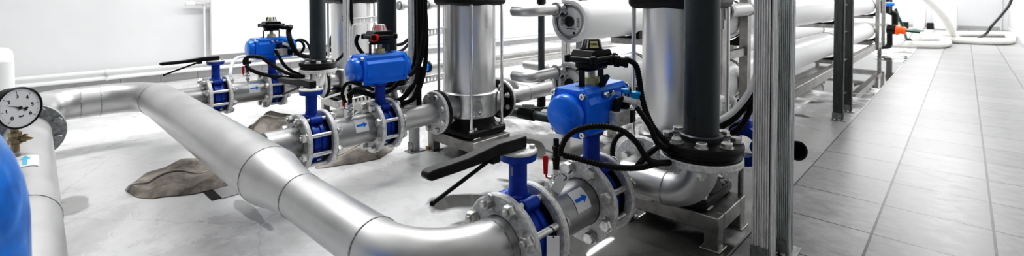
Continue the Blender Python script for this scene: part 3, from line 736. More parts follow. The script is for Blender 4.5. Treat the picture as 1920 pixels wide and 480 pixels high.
    m.bb(xl, xr, ya, ya + .06, .068, .132); m.bb(xl, xr, yb - .06, yb, .068, .132); m.bb(xl, xl + .06, ya + .06, yb - .06, .068, .132); m.bb(xr - .06, xr, ya + .06, yb - .06, .068, .132)
    m.build('frame', 'frame', s_, bevel=.004)
    for sx in (xl + .03, xr - .03):
        for sy in (ya + .03, yb - .03):
            q = MB(); q.bb(sx - .028, sx + .028, sy - .028, sy + .028, .004, .07); q.bb(sx - .04, sx + .04, sy - .042, sy + .042, 0, .006); q.build('leg', 'frame', s_, bevel=.003)
    if i == 2: MB().bb(xl - .01, xl + .02, ya - .008, ya + .012, .006, .022).build('pad', 'yellow_wood', s_)
for i in (1, 2, 3):
    make_lever_valve(i); make_spool(i); ball_valve(i); make_actuated_valve(i); make_tee(i); make_pump(i)
# pipes from the header to lines 2 and 3
for i, lab in ((2, 'steel branch pipe leaving the header towards the middle valves'), (3, 'steel branch pipe leaving the header towards the far left valves')):
    g = thing('branch_pipe', lab, 'pipe', (LX[i], .85, ZA - .14), 'branch pipes between header and valves')
    MB().tube([(LX[i], CY + .105, ZA), (LX[i], .962, ZA)], RP, 48).build('pipe', 'pipe_dull', g)
    m = MB(); flange(m, (LX[i], .955, ZA), (0, 1, 0)); m.build('flange', 'galv', g)
    m = MB(); seam(m, (LX[i], .93, ZA), (0, 1, 0), RP); m.build('weld_seam', 'weld', g)
# white paper tags
g = thing('paper_tag', 'blank white tag looped on a stud of the foreground lever valve', 'tag', (-0.79,0.994,0.367))
g0 = V(*(-0.783,0.986,0.341))
m = MB(); m.box(g0, (.034, .0012, .055), Matrix.Rotation(.78, 3, 'Z')); m.build('card', 'label', g)
hose('loop', [(-0.784,0.987,0.363), (-0.775,0.982,0.379), (-0.785,0.986,0.389), (-0.803,0.997,0.382)], .0018, 'black', parent=g, n=6)
g = thing('paper_tag', 'white tag hanging on the red-handled valve of the foreground pipe', 'tag', (-0.882,1.144,0.452))
m = MB(); m.box((-0.878,1.134,0.438), (.034, .0012, .05), Matrix.Rotation(.78, 3, 'Z') @ Matrix.Rotation(.5, 3, 'Y')); m.build('card', 'label', g)
hose('loop', [(-0.882,1.144,0.45), (-0.867,1.145,0.451), (-0.862,1.149,0.46), (-0.884,1.157,0.463)], .0018, 'black', parent=g, n=6)

# ------------------------------------------------------------------ discharge side
for i, lab in ((1, 'stainless discharge pipe leaving the back of the nearest pump'), (2, 'stainless discharge pipe leaving the back of the middle pump towards the white vessels'), (3, 'stainless discharge pipe leaving the back of the farthest pump')):
    x = LX[i]; g = thing('discharge_pipe', lab, 'pipe', (x, 2.5, ZA - .13), 'discharge pipes behind the pumps')
    m = MB(); flange(m, (x, 2.353, ZA), (0, 1, 0), .13, .05, .024); m.build('flange', 'galv', g)
    y1 = {1: 3.1, 2: 4.4, 3: 3.3}[i]
    m = MB(); m.tube([(x, 2.36, ZA), (x, y1, ZA)], .057, 36); m.build('pipe', 'pipe_dull', g)
    m = MB(); seam(m, (x, 2.62, ZA), (0, 1, 0), .057, .003); seam(m, (x, 2.9, ZA), (0, 1, 0), .057, .003); m.build('weld_seam', 'weld', g)
    if i == 2:
        m = MB(); m.tube(route([(x, 2.95, ZA + .04), (x, 2.95, ZA + .145), (x - .3, 2.95, ZA + .145)], [.07]), .036, 24); m.build('branch', 'pipe_dull', g)
        m = MB(); m.tube(route([(x, 2.50, ZA + .04), (x, 2.50, ZA + .10), (x - .3, 2.4, ZA + .10)], [.05]), .03, 24); m.build('branch', 'pipe_dull', g)
g = thing('wafer_valve', 'small blue valve seen behind the cables left of the middle pump', 'valve', (-3.429,2.52,0.381))
q0 = V(*(-3.429,2.52,0.391))
m = MB(); m.lathe([(-.02, .02), (-.02, .038), (.02, .038), (.02, .02), (-.02, .02)], q0, (0, 1, 0), 28); m.build('valve_body', 'blue', g)
m = MB(); m.lathe([(.02, .02), (.02, .052), (.04, .052), (.04, .02), (.02, .02)], q0, (0, 1, 0), 28); m.build('flange', 'black', g)
m = MB(); m.cyl(q0 + V(0, .04, 0), q0 + V(0, .35, 0), .05, n=24); m.cyl(q0 - V(0, .02, 0), q0 - V(0, .14, 0), .045, n=24); m.build('pipe_stub', 'pipe_dull', g)

# ------------------------------------------------------------------ struts
def channel(m, x0, y0, z0, z1, w, d, face=0):
    """slotted strut channel with lips: box of width w, depth d with grooves on the -Y and +X faces"""
    t = .0035
    m.bb(x0, x0 + w, y0, y0 + t, z0, z1); m.bb(x0, x0 + w, y0 + d - t, y0 + d, z0, z1); m.bb(x0, x0 + t, y0, y0 + d, z0, z1); m.bb(x0 + w - t, x0 + w, y0, y0 + d, z0, z1)
    for k in (.07, .24, .36, .52, .64, .8, .93):
        m.bb(x0 + w * k - w * .032, x0 + w * k + w * .032, y0 - .006, y0 + t, z0, z1)
    for k in (.12, .36, .64, .88):
        m.bb(x0 + w - t, x0 + w + .006, y0 + d * k - d * .06, y0 + d * k + d * .06, z0, z1)
def strut(x, y, w, d, label, z0=0., z1=2.6, mat='galv_dark', foot=True, group='upright steel struts'):
    g = thing('strut_post', label, 'post', (x + w / 2, y + d / 2, z0), group)
    m = MB(); channel(m, x, y, z0 + .004, z1, w, d); m.build('channel', mat, g)
    if foot:
        m = MB(); m.bb(x - .012, x + w + .03, y - .03, y + d + .03, z0, z0 + .006); m.bb(x - .003, x + w, y - .009, y - .003, z0, z0 + .06)
        m.build('foot_plate', 'galv_dark', g)
        for s in (.25, .75):
            q = MB(); q.hexa((x + w * s, y - .018, z0 + .006), (0, 0, 1), .009, .008); q.build('anchor_bolt', 'bolt', g)
    return g
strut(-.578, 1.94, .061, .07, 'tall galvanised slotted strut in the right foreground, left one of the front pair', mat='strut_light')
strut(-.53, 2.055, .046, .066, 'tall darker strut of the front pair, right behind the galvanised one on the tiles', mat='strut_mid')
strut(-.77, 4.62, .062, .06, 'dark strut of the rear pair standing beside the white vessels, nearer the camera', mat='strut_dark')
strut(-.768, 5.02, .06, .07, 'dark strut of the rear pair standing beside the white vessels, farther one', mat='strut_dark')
m = MB()
for z in (.12, .38, .68, .9, 1.2):
    pass
for (xx, yy, y2, lab) in ((-.505, 2.005, 2.05, 'front'), (-.72, 4.68, 5.02, 'rear')):
    for z in (.17, .46, .70, .93):
        o = MB().cyl((xx - .04, yy, z), (xx - .02, y2, z), .007, n=12).build('spacer_bolt', 'bolt')
        tag(o, 'spacer bolt joining the two struts of the %s pair' % lab, 'bolt', 'spacer bolts of the %s strut pair' % lab)
strut(-3.30, 1.70, .045, .05, 'pale strut post between the left riser and the switch box with red port', mat='strut_pale')
strut(-2.625, 1.80, .043, .05, 'pale strut post with angle foot standing between the cables and the middle blue actuator', mat='strut_pale')
strut(-2.93, 2.33, .045, .05, 'pale strut post directly left of the middle pump sleeve', mat='strut_pale', foot=True)
strut(-2.62, 3.42, .055, .055, 'grey upright post behind the middle actuator cables', mat='galv', foot=True)
def perf(p, q, h, label, n):
    """perforated strap between p and q"""
    p = V(*p); q = V(*q); d = q - p; L = d.length; u = d / L; w = V(u.y, -u.x, 0); t = .004; m = MB()
    R = Matrix((u, w, V(0, 0, 1))).transposed()
    for s in (-1, 1): m.box((p + q) / 2 + V(0, 0, s * h * .39), (L, t, h * .22), R)
    for k in range(n + 1): m.box(p + d * k / n, (L / n * .42, t, h * .58), R)
    m.box((p + q) / 2 + V(0, 0, h / 2) + w * .012, (L, .028, .003), R)
    return tag(m.build('perforated_bracket', 'galv'), label, 'bracket', 'perforated cable brackets')
perf((-3.256,1.735,0.824), (-3.477,2.077,0.825), .05, 'perforated bracket across the sleeve of the farthest pump', 7)
perf((-2.479,1.779,0.772), (-2.808,2.225,0.757), .05, 'perforated bracket between strut posts high up left of the middle pump', 7)
perf((-2.475,1.773,0.478), (-2.803,2.219,0.418), .05, 'perforated bracket between strut posts low down left of the middle pump', 7)
perf((-3.036,1.512,0.281), (-3.201,1.906,0.262), .055, 'perforated tray low behind the pipe with the red handled valve', 10)
perf((-2.586,1.59,0.189), (-2.729,2.073,0.144), .05, 'perforated tray low on the floor in front of the middle pump', 11)

# steel crossbar behind, pipe with clamps
g = thing('rail_pipe', 'thin horizontal pipe with clamps high behind the cables', 'pipe', (-3.827,2.711,0.906))
a0 = V(*(-3.958,2.589,0.922)); a1 = V(*(-4.096,3.284,0.922))
MB().cyl(a0, a1, .03, n=16).build('pipe', 'pipe_dull', g)
for t in (.06, .62): MB().lathe([(-.02, .045), (.02, .045), (.02, .03), (-.02, .03), (-.02, .045)], a0.lerp(a1, t), a1 - a0, 16).build('clamp', 'galv_dark', g)
m = MB(); m.bb(-5.32, -5.12, 4.2, 8.6, .05, .10); m.build('low_rail', 'frame'); tag(bpy.data.objects['low_rail'], 'long low grey steel rail on the floor behind the middle pump, farther one', 'rail', 'low steel rails')
m = MB(); m.bb(-4.95, -4.78, 3.6, 7.0, .0, .05); tag(m.build('low_rail', 'frame'), 'long low grey steel rail on the floor behind the middle pump, nearer one', 'rail', 'low steel rails')

# ------------------------------------------------------------------ membrane vessel rack
VRAD = .124
def vessel(x, z, y0, y1, lab, capn=False, port=True):
    g = thing('membrane_vessel', lab, 'pressure vessel', (x, (y0 + y1) / 2, z - VRAD), 'white membrane vessels on the rack')
    pr = [(0, VRAD - .012), (0, VRAD + .006), (.006, VRAD + .008), (.05, VRAD + .008), (.054, VRAD)]
    L = y1 - y0
    pr += [(L - .08, VRAD), (L - .04, VRAD * .97), (L, VRAD * .8), (L, .03)] + [(.03, .03), (.03, VRAD - .02), (0, VRAD - .012)]
    MB().lathe(pr, (x, y0, z), (0, 1, 0), 56).build('shell', 'vessel', g)
    m = MB(); m.lathe([(.012, VRAD - .018), (.010, .075), (.012, 0)], (x, y0, z), (0, 1, 0), 40); plate = m.build('end_plate', 'grey_label', g)
    m = MB(); m.lathe([(.004, VRAD - .014), (.002, VRAD - .022), (.010, VRAD - .026), (.012, VRAD - .014), (.004, VRAD - .014)], (x, y0, z), (0, 1, 0), 40); m.build('retaining_ring', 'chrome', g)
    m = MB(); m.lathe([(-.012, .0), (-.012, .026), (-.008, .032), (.012, .032)], (x, y0, z), (0, 1, 0), 28); m.build('centre_port', 'glass_dark', g)
    m = MB(); m.lathe([(.0085, .034), (.0085, .085), (.0095, .085)], (x, y0, z), (0, 1, 0), 36); st = m.build('round_label', 'label', plate)
    m = MB(); m.box((x - .045, y0 + .007, z + .045), (.05, .002, .008)); m.build('red_strip', 'red', st)
    m = MB()
    for k in range(7): m.box((x - .055, y0 + .007, z + .03 - k * .009), (.028, .001, .0025)); m.box((x + .06, y0 + .007, z + .02 - k * .008), (.02, .001, .0022))
    m.box((x + .01, y0 + .007, z - .045), (.07, .001, .005)); m.box((x + .03, y0 + .007, z - .07), (.014, .001, .014)); m.build('print', 'ink', st)
    for yy in (3.12, 6.15, 8.95):
        if y0 < yy < y1:
            m = MB(); m.lathe([(-.006, VRAD - .002), (-.006, VRAD + .003), (.006, VRAD + .003), (.006, VRAD - .002), (-.006, VRAD - .002)], (x, yy, z), (0, 1, 0), 48)
            m.lathe([(.025, VRAD - .002), (.025, VRAD + .003), (.033, VRAD + .003), (.033, VRAD - .002), (.025, VRAD - .002)], (x, yy, z), (0, 1, 0), 48); m.build('strap', 'rubber', g)
    return g
ZU, ZL = .862, .485
vessel(-1.75, .853, 2.36, 9.1, 'upper white membrane vessel of the back column, red strip on its end plate')
vessel(-1.75, .472, 2.36, 9.1, 'lower white membrane vessel of the back column, behind the foreground blue actuator')
vessel(-1.10, ZU, 2.62, 9.1, 'upper white membrane vessel of the front column beside the tiled walkway')
vessel(-1.10, ZL, 2.62, 9.1, 'lower white membrane vessel of the front column above the puddle')
# permeate elbows with clamps
for k, (z, lab) in enumerate(((.925, 'upper grey steel elbow pipe clamped to the vessel end'), (.545, 'lower grey steel elbow pipe clamped to the vessel end'))):
    g = thing('elbow_pipe', lab, 'pipe', (-1.83, 2.1, z - .03), 'elbow pipes on the vessel ends')
    x = -1.80
    MB().tube(route([(x, 2.30, z), (x, 2.045, z - .005), (x - .13, 2.06, z - .005)], [.06], 10), .031, 28).build('pipe', 'pipe', g)
    m = MB(); m.lathe([(-.018, .034), (-.018, .045), (.018, .045), (.018, .034), (-.018, .034)], (x, 2.31, z), (0, 1, 0), 24)
    m.box((x + .05, 2.31, z), (.03, .03, .02)); m.box((x - .05, 2.31, z), (.03, .03, .02)); m.build('clamp', 'chrome', g)
    MB().cyl((x + .055, 2.31, z - .025), (x + .055, 2.31, z + .025), .006, n=10).build('clamp_bolt', 'bolt', g)
    MB().cyl((x, 2.32, z), (x, 2.40, z - .02), .033, n=20).build('nozzle', 'pipe_dull', g)
rk = thing('vessel_rack', 'welded steel rack carrying the white membrane vessels along the walkway', 'rack', (-1.42, 6.3, 0))
for x in (-.985, -1.84):
    MB().bb(x - .035, x + .035, 2.6, 9.8, .205, .285).build('bottom_rail', 'frame', rk, bevel=.003)
MB().bb(-1.84, -1.0, 9.73, 9.80, .205, .285).build('end_rail', 'frame', rk, bevel=.003)
for (x, y) in ((-.945, 2.62), (-.945, 3.02), (-.945, 8.98), (-.945, 9.7), (-1.84, 2.62), (-1.84, 4.75), (-1.84, 8.75), (-1.84, 9.7)):
    q = MB(); q.bb(x - .025, x + .022, y - .03, y + .03, .205, 1.7); q.build('upright', 'frame', rk)
q = MB(); q.bb(-.965, -.935, 2.62, 3.02, .655, .70); q.build('side_bar', 'frame', rk)
for y in (3.0, 6.6, 9.65):
    for x in (-.985, -1.84):
        q = MB(); q.bb(x - .025, x + .025, y - .025, y + .025, .0, .21); q.bb(x - .05, x + .05, y - .05, y + .05, 0, .008); q.build('leg', 'frame', rk)
for y in (2.98, 5.95, 9.0):
    for z in (ZL - VRAD - .045, ZU - VRAD - .045):
        q = MB(); q.bb(-1.84, -1.0, y, y + .06, z - .02, z + .02); q.build('crossbar', 'frame', rk)
        for x in (-1.10, -1.75):
            q = MB(); q.prism([(-.13, -.0), (.13, .0), (.13, .06), (.09, .03), (0, .012), (-.09, .03), (-.13, .06)], (x, y + .03, z + .018), (1, 0, 0), (0, 0, 1), (0, 1, 0), .05); q.build('saddle', 'black', rk)
# stub pipe with clamp at the near end of the upper front vessel
g = thing('stub_pipe', 'short steel stub pipe with clamp beside the galvanised strut, high behind the dark riser', 'pipe', (-0.942,2.891,0.891))
a0 = V(*(-0.933,2.624,0.922)); a1 = V(*(-0.931,3.246,0.931))
MB().cyl(a0, a1, .038, n=24).build('pipe', 'pipe', g)
m = MB(); seam(m, a0.lerp(a1, .62), a1 - a0, .038, .004); m.build('weld_seam', 'weld', g)
m = MB(); m.lathe([(-.02, .042), (-.02, .052), (.02, .052), (.02, .042), (-.02, .042)], a0.lerp(a1, .05), a1 - a0, 20); m.box(a0 + V(0, -.01, -.065), (.03, .03, .05)); m.build('clamp', 'galv', g)
g = thing('bracket_plate', 'slotted steel bracket plate with bolts behind the front strut', 'bracket', (-1.001,3.179,0.915))
q0 = V(*(-1.008,3.172,0.908)); m = MB(); m.bb(q0.x - .012, q0.x + .012, q0.y - .03, q0.y + .03, q0.z - .2, q0.z + .25); m.build('plate', 'galv_dark', g)
for dz in (-.06, .02, .1): MB().hexa(q0 + V(.0, -.04, dz), (0, -1, 0), .02, .02).build('bolt', 'bolt', g)

# small plumbing at the far end of the rack
def onw(x, y, w): return V(x, y, w)
g = thing('drain_manifold', 'black plastic pipework with blue valve handle at the far end of the rack', 'pipe', (-1.092,11.558,0))
b0 = V(*(-1.066,11.454,0)); 
def far(px): return px
m = MB(); m.tube(route([(-0.83,11.051,1.076), (-0.989,10.898,0.99), (-0.985,10.893,0.732), (-0.908,10.965,0.693), (-0.904,10.96,0.445)], [.05, .05, .05]), .05, 14); m.build('black_pipe', 'black', g)
m = MB(); m.tube(route([(-0.904,10.96,0.445), (-0.973,10.894,0.426), (-0.969,10.888,0.11), (-1.08,10.783,0.101)], [.05, .05]), .045, 14); m.build('black_pipe', 'black', g)
m = MB(); m.cyl((-1.02,10.452,0.871), (-0.899,10.566,0.87), .035, n=16); m.build('valve_handle', 'blue', g)
m = MB(); m.cyl((-1.025,10.725,0.943), (-1.021,10.721,0.707), .07, n=16); m.build('valve_body', 'black', g)
g = thing('hose_coupling', 'orange and black hose coupling at the end of the rack', 'coupling', (-0.801,10.781,0.401))
a0 = V(*(-0.996,10.735,0.433)); a1 = V(*(-0.731,10.71,0.408)); dd = (a1 - a0)
m = MB(); m.cyl(a0, a0 + dd * .48, .085, n=20, ch=.01); m.build('threaded_body', 'black', g)
m = MB(); m.lathe([(0, .088), (dd.length * .12, .09), (dd.length * .3, .06), (dd.length * .33, .068), (dd.length * .5, .066), (dd.length * .52, .03)], a0 + dd * .48, dd, 10); m.build('orange_nut', 'orange', g)
m = MB(); m.cyl(a1, a1 + dd * .7, .02, n=12); m.build('hose_tail', 'green', g)
hose('green_hose', [(-0.934,11.356,0.782), (-0.88,11.4,0.584), (-0.83,11.58,0.419), (-0.825,12.127,0.184)], .024, 'green', 'green hose hanging down beside the orange coupling', 'hose')
o = hose('green_hose', [(-0.731,10.71,0.408), (-0.698,11.703,0.368), (-0.678,13.094,0.287), (-0.671,14.2,0.229)], .024, 'green', 'green hose running away from the orange coupling', 'hose')
g = thing('rubber_foot', 'small black rubber cone on the floor under the green hose', 'foot', (-0.874,13.511,0))
MB().lathe([(0, .10), (.03, .09), (.10, .02)], (-0.874,13.511,0), (0, 0, 1), 16).build('cone', 'black', g)
MB().tube([V(*(-0.874,13.511,0)) + V(0, 0, .08), V(*(-0.736,12.352,0.301))], .014, 8).build('stay', 'galv_dark', g)

# white ribbed hoses lying on the walkway
def floor_hose(pts, label, r=.068, hang=False):
    P = spline(pts, 12); P = [V(p.x, p.y, max(p.z, r + .004)) if hang else V(p.x, p.y, r + .006) for p in P]
    P = resample(P, .028); m = MB(); m.tube(P, [r * (1.03 if k % 2 else .96) for k in range(len(P))], 14)
    return tag(m.build('ribbed_hose', 'hose_white'), label, 'hose', 'white ribbed hoses by the back wall')
hz = .1
floor_hose([(-1.271,11.693,0.06), (-1.132,11.964,0.06), (-0.655,12.112,0.06), (-0.317,12.419,0.06), (-0.249,13.22,0.06), (-0.411,14.264,0.06), (-0.736,15.392,0.06), (-0.941,16.152,0.06)], 'white ribbed hose lying in a loop nearest the rack')
floor_hose([(-1.432,13.156,0.06), (-0.93,13.794,0.06), (-0.491,14.009,0.06), (-0.061,13.876,0.06), (0.341,13.913,0.06), (0.621,14.167,0.06), (0.734,14.766,0.06), (0.763,15.902,0.06), (0.777,16.755,0.06), (0.405,16.646,0.06), (-0.074,16.214,0.06), (-0.471,15.632,0.06)], 'white ribbed hose lying in a long loop across the walkway')
floor_hose([(-0.671,12.439,1.083), (-0.502,12.868,0.879), (-0.349,13.28,0.656), (-0.246,13.645,0.424), (-0.164,13.989,0.184), (-0.104,14.177,0.002)], 'thick white ribbed hose hanging down from above to the floor', .074, True)
hose('black_cable', [(0.843,16.621,1.071), (0.782,16.555,0.815), (0.646,16.418,0.56), (0.483,16.255,0.304), (0.393,16.164,0.126), (0.249,15.679,0.02)], .03, 'black', 'black cable hanging down by the back wall to the hoses', 'cable')
# white canisters by the back wall
for k, (px, lab) in enumerate(((0, 'slim white canister by the back wall, left one'), (1, 'wide white canister by the back wall, middle one'), (2, 'wide white canister by the back wall, right one beside the hanging hose'))):
    x = (-1.62, -1.02, -.42)[k]; w = (.3, .3, .55)[k]
    g = thing('canister', lab, 'canister', (x, 19.6, 0), 'white canisters by the back wall')
    m = MB(); m.rbox((x, 19.6, .38), (w, .5, .76), .1); m.build('body', 'white', g, bevel=.03)
    m = MB(); m.cyl((x, 19.6, .76), (x, 19.6, .84), .09, n=18); m.build('cap', 'white', g)
    if k < 2: 
        q = MB(); q.box((x + w / 2 + .11, 19.5, .1), (.16, .3, .2)); tag(q.build('door_stop', 'rubber'), 'small dark block between the canisters by the back wall, %s one' % ('left', 'right')[k], 'block', 'dark blocks between the canisters')

# ------------------------------------------------------------------ black pvc drain line behind
g = thing('pvc_drain_pipe', 'slim dark plastic pipe dropping to the floor right of the middle pump', 'pipe', (-2.526,3.018,0.056))
t0 = V(*(-2.367,2.835,0.363)); zt = .135
m = MB(); m.tube(route([(t0.x, t0.y, 1.6), (t0.x, t0.y, zt), (t0.x - .75, t0.y - .45, zt)], [.04]), .026, 18); m.build('pipe', 'pvc', g)
m = MB(); m.lathe([(0, .034), (.07, .034), (.072, .026)], (t0.x, t0.y, zt + .03), (0, 0, 1), 18); m.lathe([(0, .034), (.09, .034)], (t0.x - .05, t0.y - .03, zt), V(-.75, -.45, 0), 18); m.build('socket', 'black', g)
m = MB(); m.lathe([(-.03, .036), (.03, .036)], (t0.x, t0.y, .98), (0, 0, 1), 18); m.build('socket', 'black', g)
g = thing('pvc_drain_pipe', 'thick dark plastic pipe lying on the floor behind the foreground actuator', 'pipe', (-2.185,2.587,0.142))
m = MB(); m.tube([(-2.518,2.548,0.156), (-2.287,2.559,0.164), (-2.04,2.586,0.164), (-1.828,2.511,0.169)], .034, 18); m.build('pipe', 'pvc', g)
m = MB(); m.tube([(-2.335,2.555,0.165), (-2.207,2.566,0.165)], .042, 18); m.build('socket', 'black', g)
hose('black_cable', [(-2.528,2.675,0.137), (-2.438,2.76,0.145), (-2.242,2.809,0.168), (-2.108,2.798,0.179)], .008, 'black', 'thin black cable lying behind the middle pump', 'cable')

# ------------------------------------------------------------------ foreground hoses of actuator 1
RIB = .009
hose('conduit_hose', [(-.86,1.49,.785), (-0.835,1.515,0.762), (-0.825,1.523,0.71), (-0.818,1.527,0.654), (-0.794,1.52,0.594), (-0.764,1.52,0.547), (-0.723,1.53,0.508), (-0.718,1.616,0.458)], .0105, 'rubber', 'ribbed black conduit from the foreground switch box down to the riser', 'hose', 'black hoses around the foreground actuator', ribbed=RIB)
hose('conduit_hose', [(-0.8,1.461,0.627), (-0.775,1.457,0.603), (-0.746,1.455,0.569), (-0.724,1.46,0.523), (-0.7,1.523,0.475)], 0.0092, 'rubber', 'black air hose from the white regulator fitting to the riser', 'hose', 'black hoses around the foreground actuator')
hose('conduit_hose', [(-0.894,1.162,0.515), (-0.892,1.165,0.541), (-0.877,1.18,0.578), (-0.841,1.202,0.602), (-0.791,1.236,0.611), (-0.748,1.275,0.597), (-0.722,1.312,0.56), (-0.703,1.343,0.509), (-0.697,1.388,0.483), (-0.7,1.495,0.453)], .0092, 'rubber', 'ribbed black hose arching over in front of the foreground actuator stem', 'hose', 'black hoses around the foreground actuator', ribbed=RIB)
hose('conduit_hose', [(-0.888,1.168,0.516), (-0.854,1.187,0.51), (-0.801,1.209,0.502), (-0.754,1.252,0.489), (-0.716,1.329,0.478), (-0.698,1.415,0.474), (-0.705,1.518,0.448)], .0092, 'rubber', 'ribbed black hose running low behind the foreground flange', 'hose', 'black hoses around the foreground actuator', ribbed=RIB)
hose('conduit_hose', [(-0.94,1.641,0.483), (-0.966,1.615,0.463), (-0.979,1.602,0.424), (-0.977,1.602,0.372), (-0.962,1.616,0.348)], .010, 'rubber', 'ribbed black hose hooking down behind the actuator stem', 'hose', 'black hoses around the foreground actuator', ribbed=RIB)
hose('conduit_hose', [(-0.786,1.44,0.436), (-0.794,1.517,0.451), (-0.788,1.577,0.465), (-0.786,1.648,0.48), (-0.791,1.781,0.464)], .010, 'rubber', 'ribbed black hose crossing in front of the pump flange', 'hose', 'black hoses around the foreground actuator', ribbed=RIB)
# hoses right of the riser
hose('conduit_hose', [(-0.716,1.989,0.472), (-0.682,2.023,0.502), (-0.651,2.053,0.543), (-0.624,2.081,0.598), (-0.618,2.129,0.657)], .014, 'rubber', 'ribbed black hose curving up between riser and front strut, upper one', 'hose', 'hoses between riser and strut', ribbed=RIB)
hose('conduit_hose', [(-0.687,2.015,0.442), (-0.656,2.046,0.472), (-0.635,2.068,0.522), (-0.617,2.086,0.576), (-0.611,2.135,0.635)], .013, 'rubber', 'ribbed black hose curving up between riser and front strut, lower one', 'hose', 'hoses between riser and strut', ribbed=RIB)
hose('white_tube', [(-0.701,1.936,0.511), (-0.668,1.968,0.538), (-0.638,1.998,0.581), (-0.613,2.024,0.633), (-0.606,2.073,0.688)], .012, 'white', 'white hose curving up between riser and front strut', 'hose')
g = thing('lug_valve', 'blue valve half hidden between the riser flange and the front strut', 'valve', (-0.711,2.334,0.331))
q0 = V(*(-0.705,2.271,0.336)); m = MB(); m.lathe([(-.03, .05), (-.03, .088), (.03, .088), (.03, .05), (-.03, .05)], q0, (0, 1, 0), 28); m.rbox(q0 + V(0, 0, .09), (.05, .05, .06), .015); m.cyl(q0 + V(.06, -.04, .01), q0 + V(.06, .03, .01), .032, n=18); m.build('valve_body', 'blue_dark', g)
m = MB(); m.lathe([(.035, .05), (.035, .10), (.055, .10), (.055, .05), (.035, .05)], q0, (0, 1, 0), 28); m.build('flange', 'black', g)
m = MB(); m.cyl(q0 + V(0, -.06, -.02), q0 + V(0, -.06, -.25), .012, n=12); m.build('drain_tube', 'galv_dark', g)
g = thing('corrugated_stub', 'short black corrugated pipe end sticking out right of the front strut', 'pipe', (-0.561,2.542,0.28))
a0 = V(*(-0.668,2.674,0.242)); a1 = V(*(-0.559,2.544,0.278)); L = (a1 - a0).length; n = 12; pr = []
for k in range(n): pr += [(L * k / n, .040), (L * (k + .5) / n, .044), (L * (k + .55) / n, .040)]
pr += [(L, .045), (L, .036), (L * .4, .034), (L * .4, 0)]
MB().lathe(pr, a0, a1 - a0, 28).build('pipe', 'rubber', g)
# steel nozzles behind the riser on the right
g = thing('pump_nozzle', 'steel pipe nozzle with clamp behind the dark riser on the right', 'pipe', (-0.927,2.682,0.406))
q0 = V(*(-0.895,2.575,0.415)); m = MB(); m.lathe([(-.12, .05), (.05, .05), (.075, .035), (.08, 0)], q0, (0, 0, 1), 24); m.build('domed_pipe', 'pipe_dull', g)
m = MB(); m.box(q0 + V(.02, -.05, .02), (.03, .03, .035)); m.cyl(q0 + V(.0, -.05, .0), q0 + V(.0, -.05, .05), .008, n=10); m.build('clamp', 'galv', g)
o = MB().tube(spline([(-0.822,2.367,0.372), (-0.78,2.409,0.418), (-0.76,2.498,0.463), (-0.738,2.589,0.518)]), .035, 20).build('steel_pipe', 'pipe_dull'); tag(o, 'pale steel pipe slanting behind the hoses left of the front strut', 'pipe')

# ------------------------------------------------------------------ hoses, middle line
grp = 'black cables around the middle actuator'
def cb(pts, r, lab): hose('black_cable', pts, r, 'rubber', lab, 'cable', grp)
cb([(-2.302,1.193,0.461), (-2.315,1.182,0.502), (-2.309,1.189,0.543), (-2.29,1.208,0.565), (-2.292,1.26,0.549), (-2.325,1.365,0.502)], .009, 'black hose looping from the middle ball valve to under the actuator')
cb([(-2.33,1.223,0.488), (-2.306,1.246,0.51), (-2.346,1.345,0.479), (-2.402,1.495,0.406), (-2.409,1.626,0.378), (-2.368,1.666,0.409), (-2.342,1.693,0.495), (-2.327,1.711,0.606), (-2.325,1.719,0.796), (-2.338,1.714,1.018)], .014, 'thick black cable sweeping under the middle actuator and up beside the strut post')
cb([(-2.414,1.417,0.453), (-2.392,1.507,0.467), (-2.387,1.583,0.519), (-2.37,1.669,0.58), (-2.344,1.697,0.685), (-2.342,1.704,0.859), (-2.352,1.701,1.018)], .013, 'black cable rising from behind the actuator to the vertical bundle, inner one')
cb([(-2.333,1.565,0.555), (-2.325,1.615,0.56), (-2.311,1.657,0.613), (-2.297,1.674,0.722), (-2.29,1.685,0.862), (-2.292,1.688,1.017)], .013, 'black cable leaving the right end of the middle actuator upwards')
cb([(-2.475,1.632,0.376), (-2.442,1.664,0.412), (-2.411,1.696,0.486), (-2.415,1.724,0.596), (-2.42,1.725,0.791), (-2.421,1.731,1.018)], .010, 'slim black cable at the left of the vertical bundle')
cb([(-2.458,1.443,0.4), (-2.439,1.529,0.401), (-2.427,1.608,0.378), (-2.407,1.67,0.39), (-2.399,1.707,0.454), (-2.402,1.734,0.531)], .011, 'black cable sagging lowest under the middle actuator')
cb([(-4.146,1.986,0.56), (-4.103,2.031,0.684), (-4.045,2.088,0.751), (-3.873,2.113,0.756), (-3.798,2.184,0.737)], .02, 'black cable arching between the left riser and the farthest pump')
cb([(-4.197,1.935,0.455), (-4.122,2.009,0.54), (-3.973,2.015,0.654), (-3.841,2.007,0.799), (-3.827,2.027,1.027)], .016, 'black cable slanting up behind the left riser')
cb([(-3.711,1.844,0.483), (-3.571,1.841,0.56), (-3.353,1.776,0.683), (-3.253,1.738,0.828), (-3.259,1.739,1.023)], .012, 'black cable running up behind the pale strut post on the left')
cb([(-2.526,1.391,0.788), (-2.534,1.382,0.743), (-2.557,1.427,0.682), (-2.619,1.504,0.638)], .011, 'black cable dropping from the left of the switch box with red port')
cb([(-3.021,1.951,0.652), (-2.894,1.934,0.673), (-2.775,1.911,0.72)], .012, 'short black cable between the dark riser and the strut post, upper one')
cb([(-3.015,1.955,0.602), (-2.89,1.936,0.632), (-2.774,1.91,0.69)], .010, 'short black cable between the dark riser and the strut post, lower one')
hose('white_tube', [(-3.239,1.461,0.354), (-3.109,1.445,0.324), (-2.871,1.396,0.386), (-2.628,1.353,0.448)], .007, 'white', 'thin white tube behind the middle lever valve', 'hose')
cb([(-2.524,1.658,0.494), (-2.482,1.7,0.526), (-2.457,1.726,0.608), (-2.452,1.735,0.756), (-2.458,1.738,1.018)], .010, 'slim black cable hugging the pale strut post above the middle actuator')
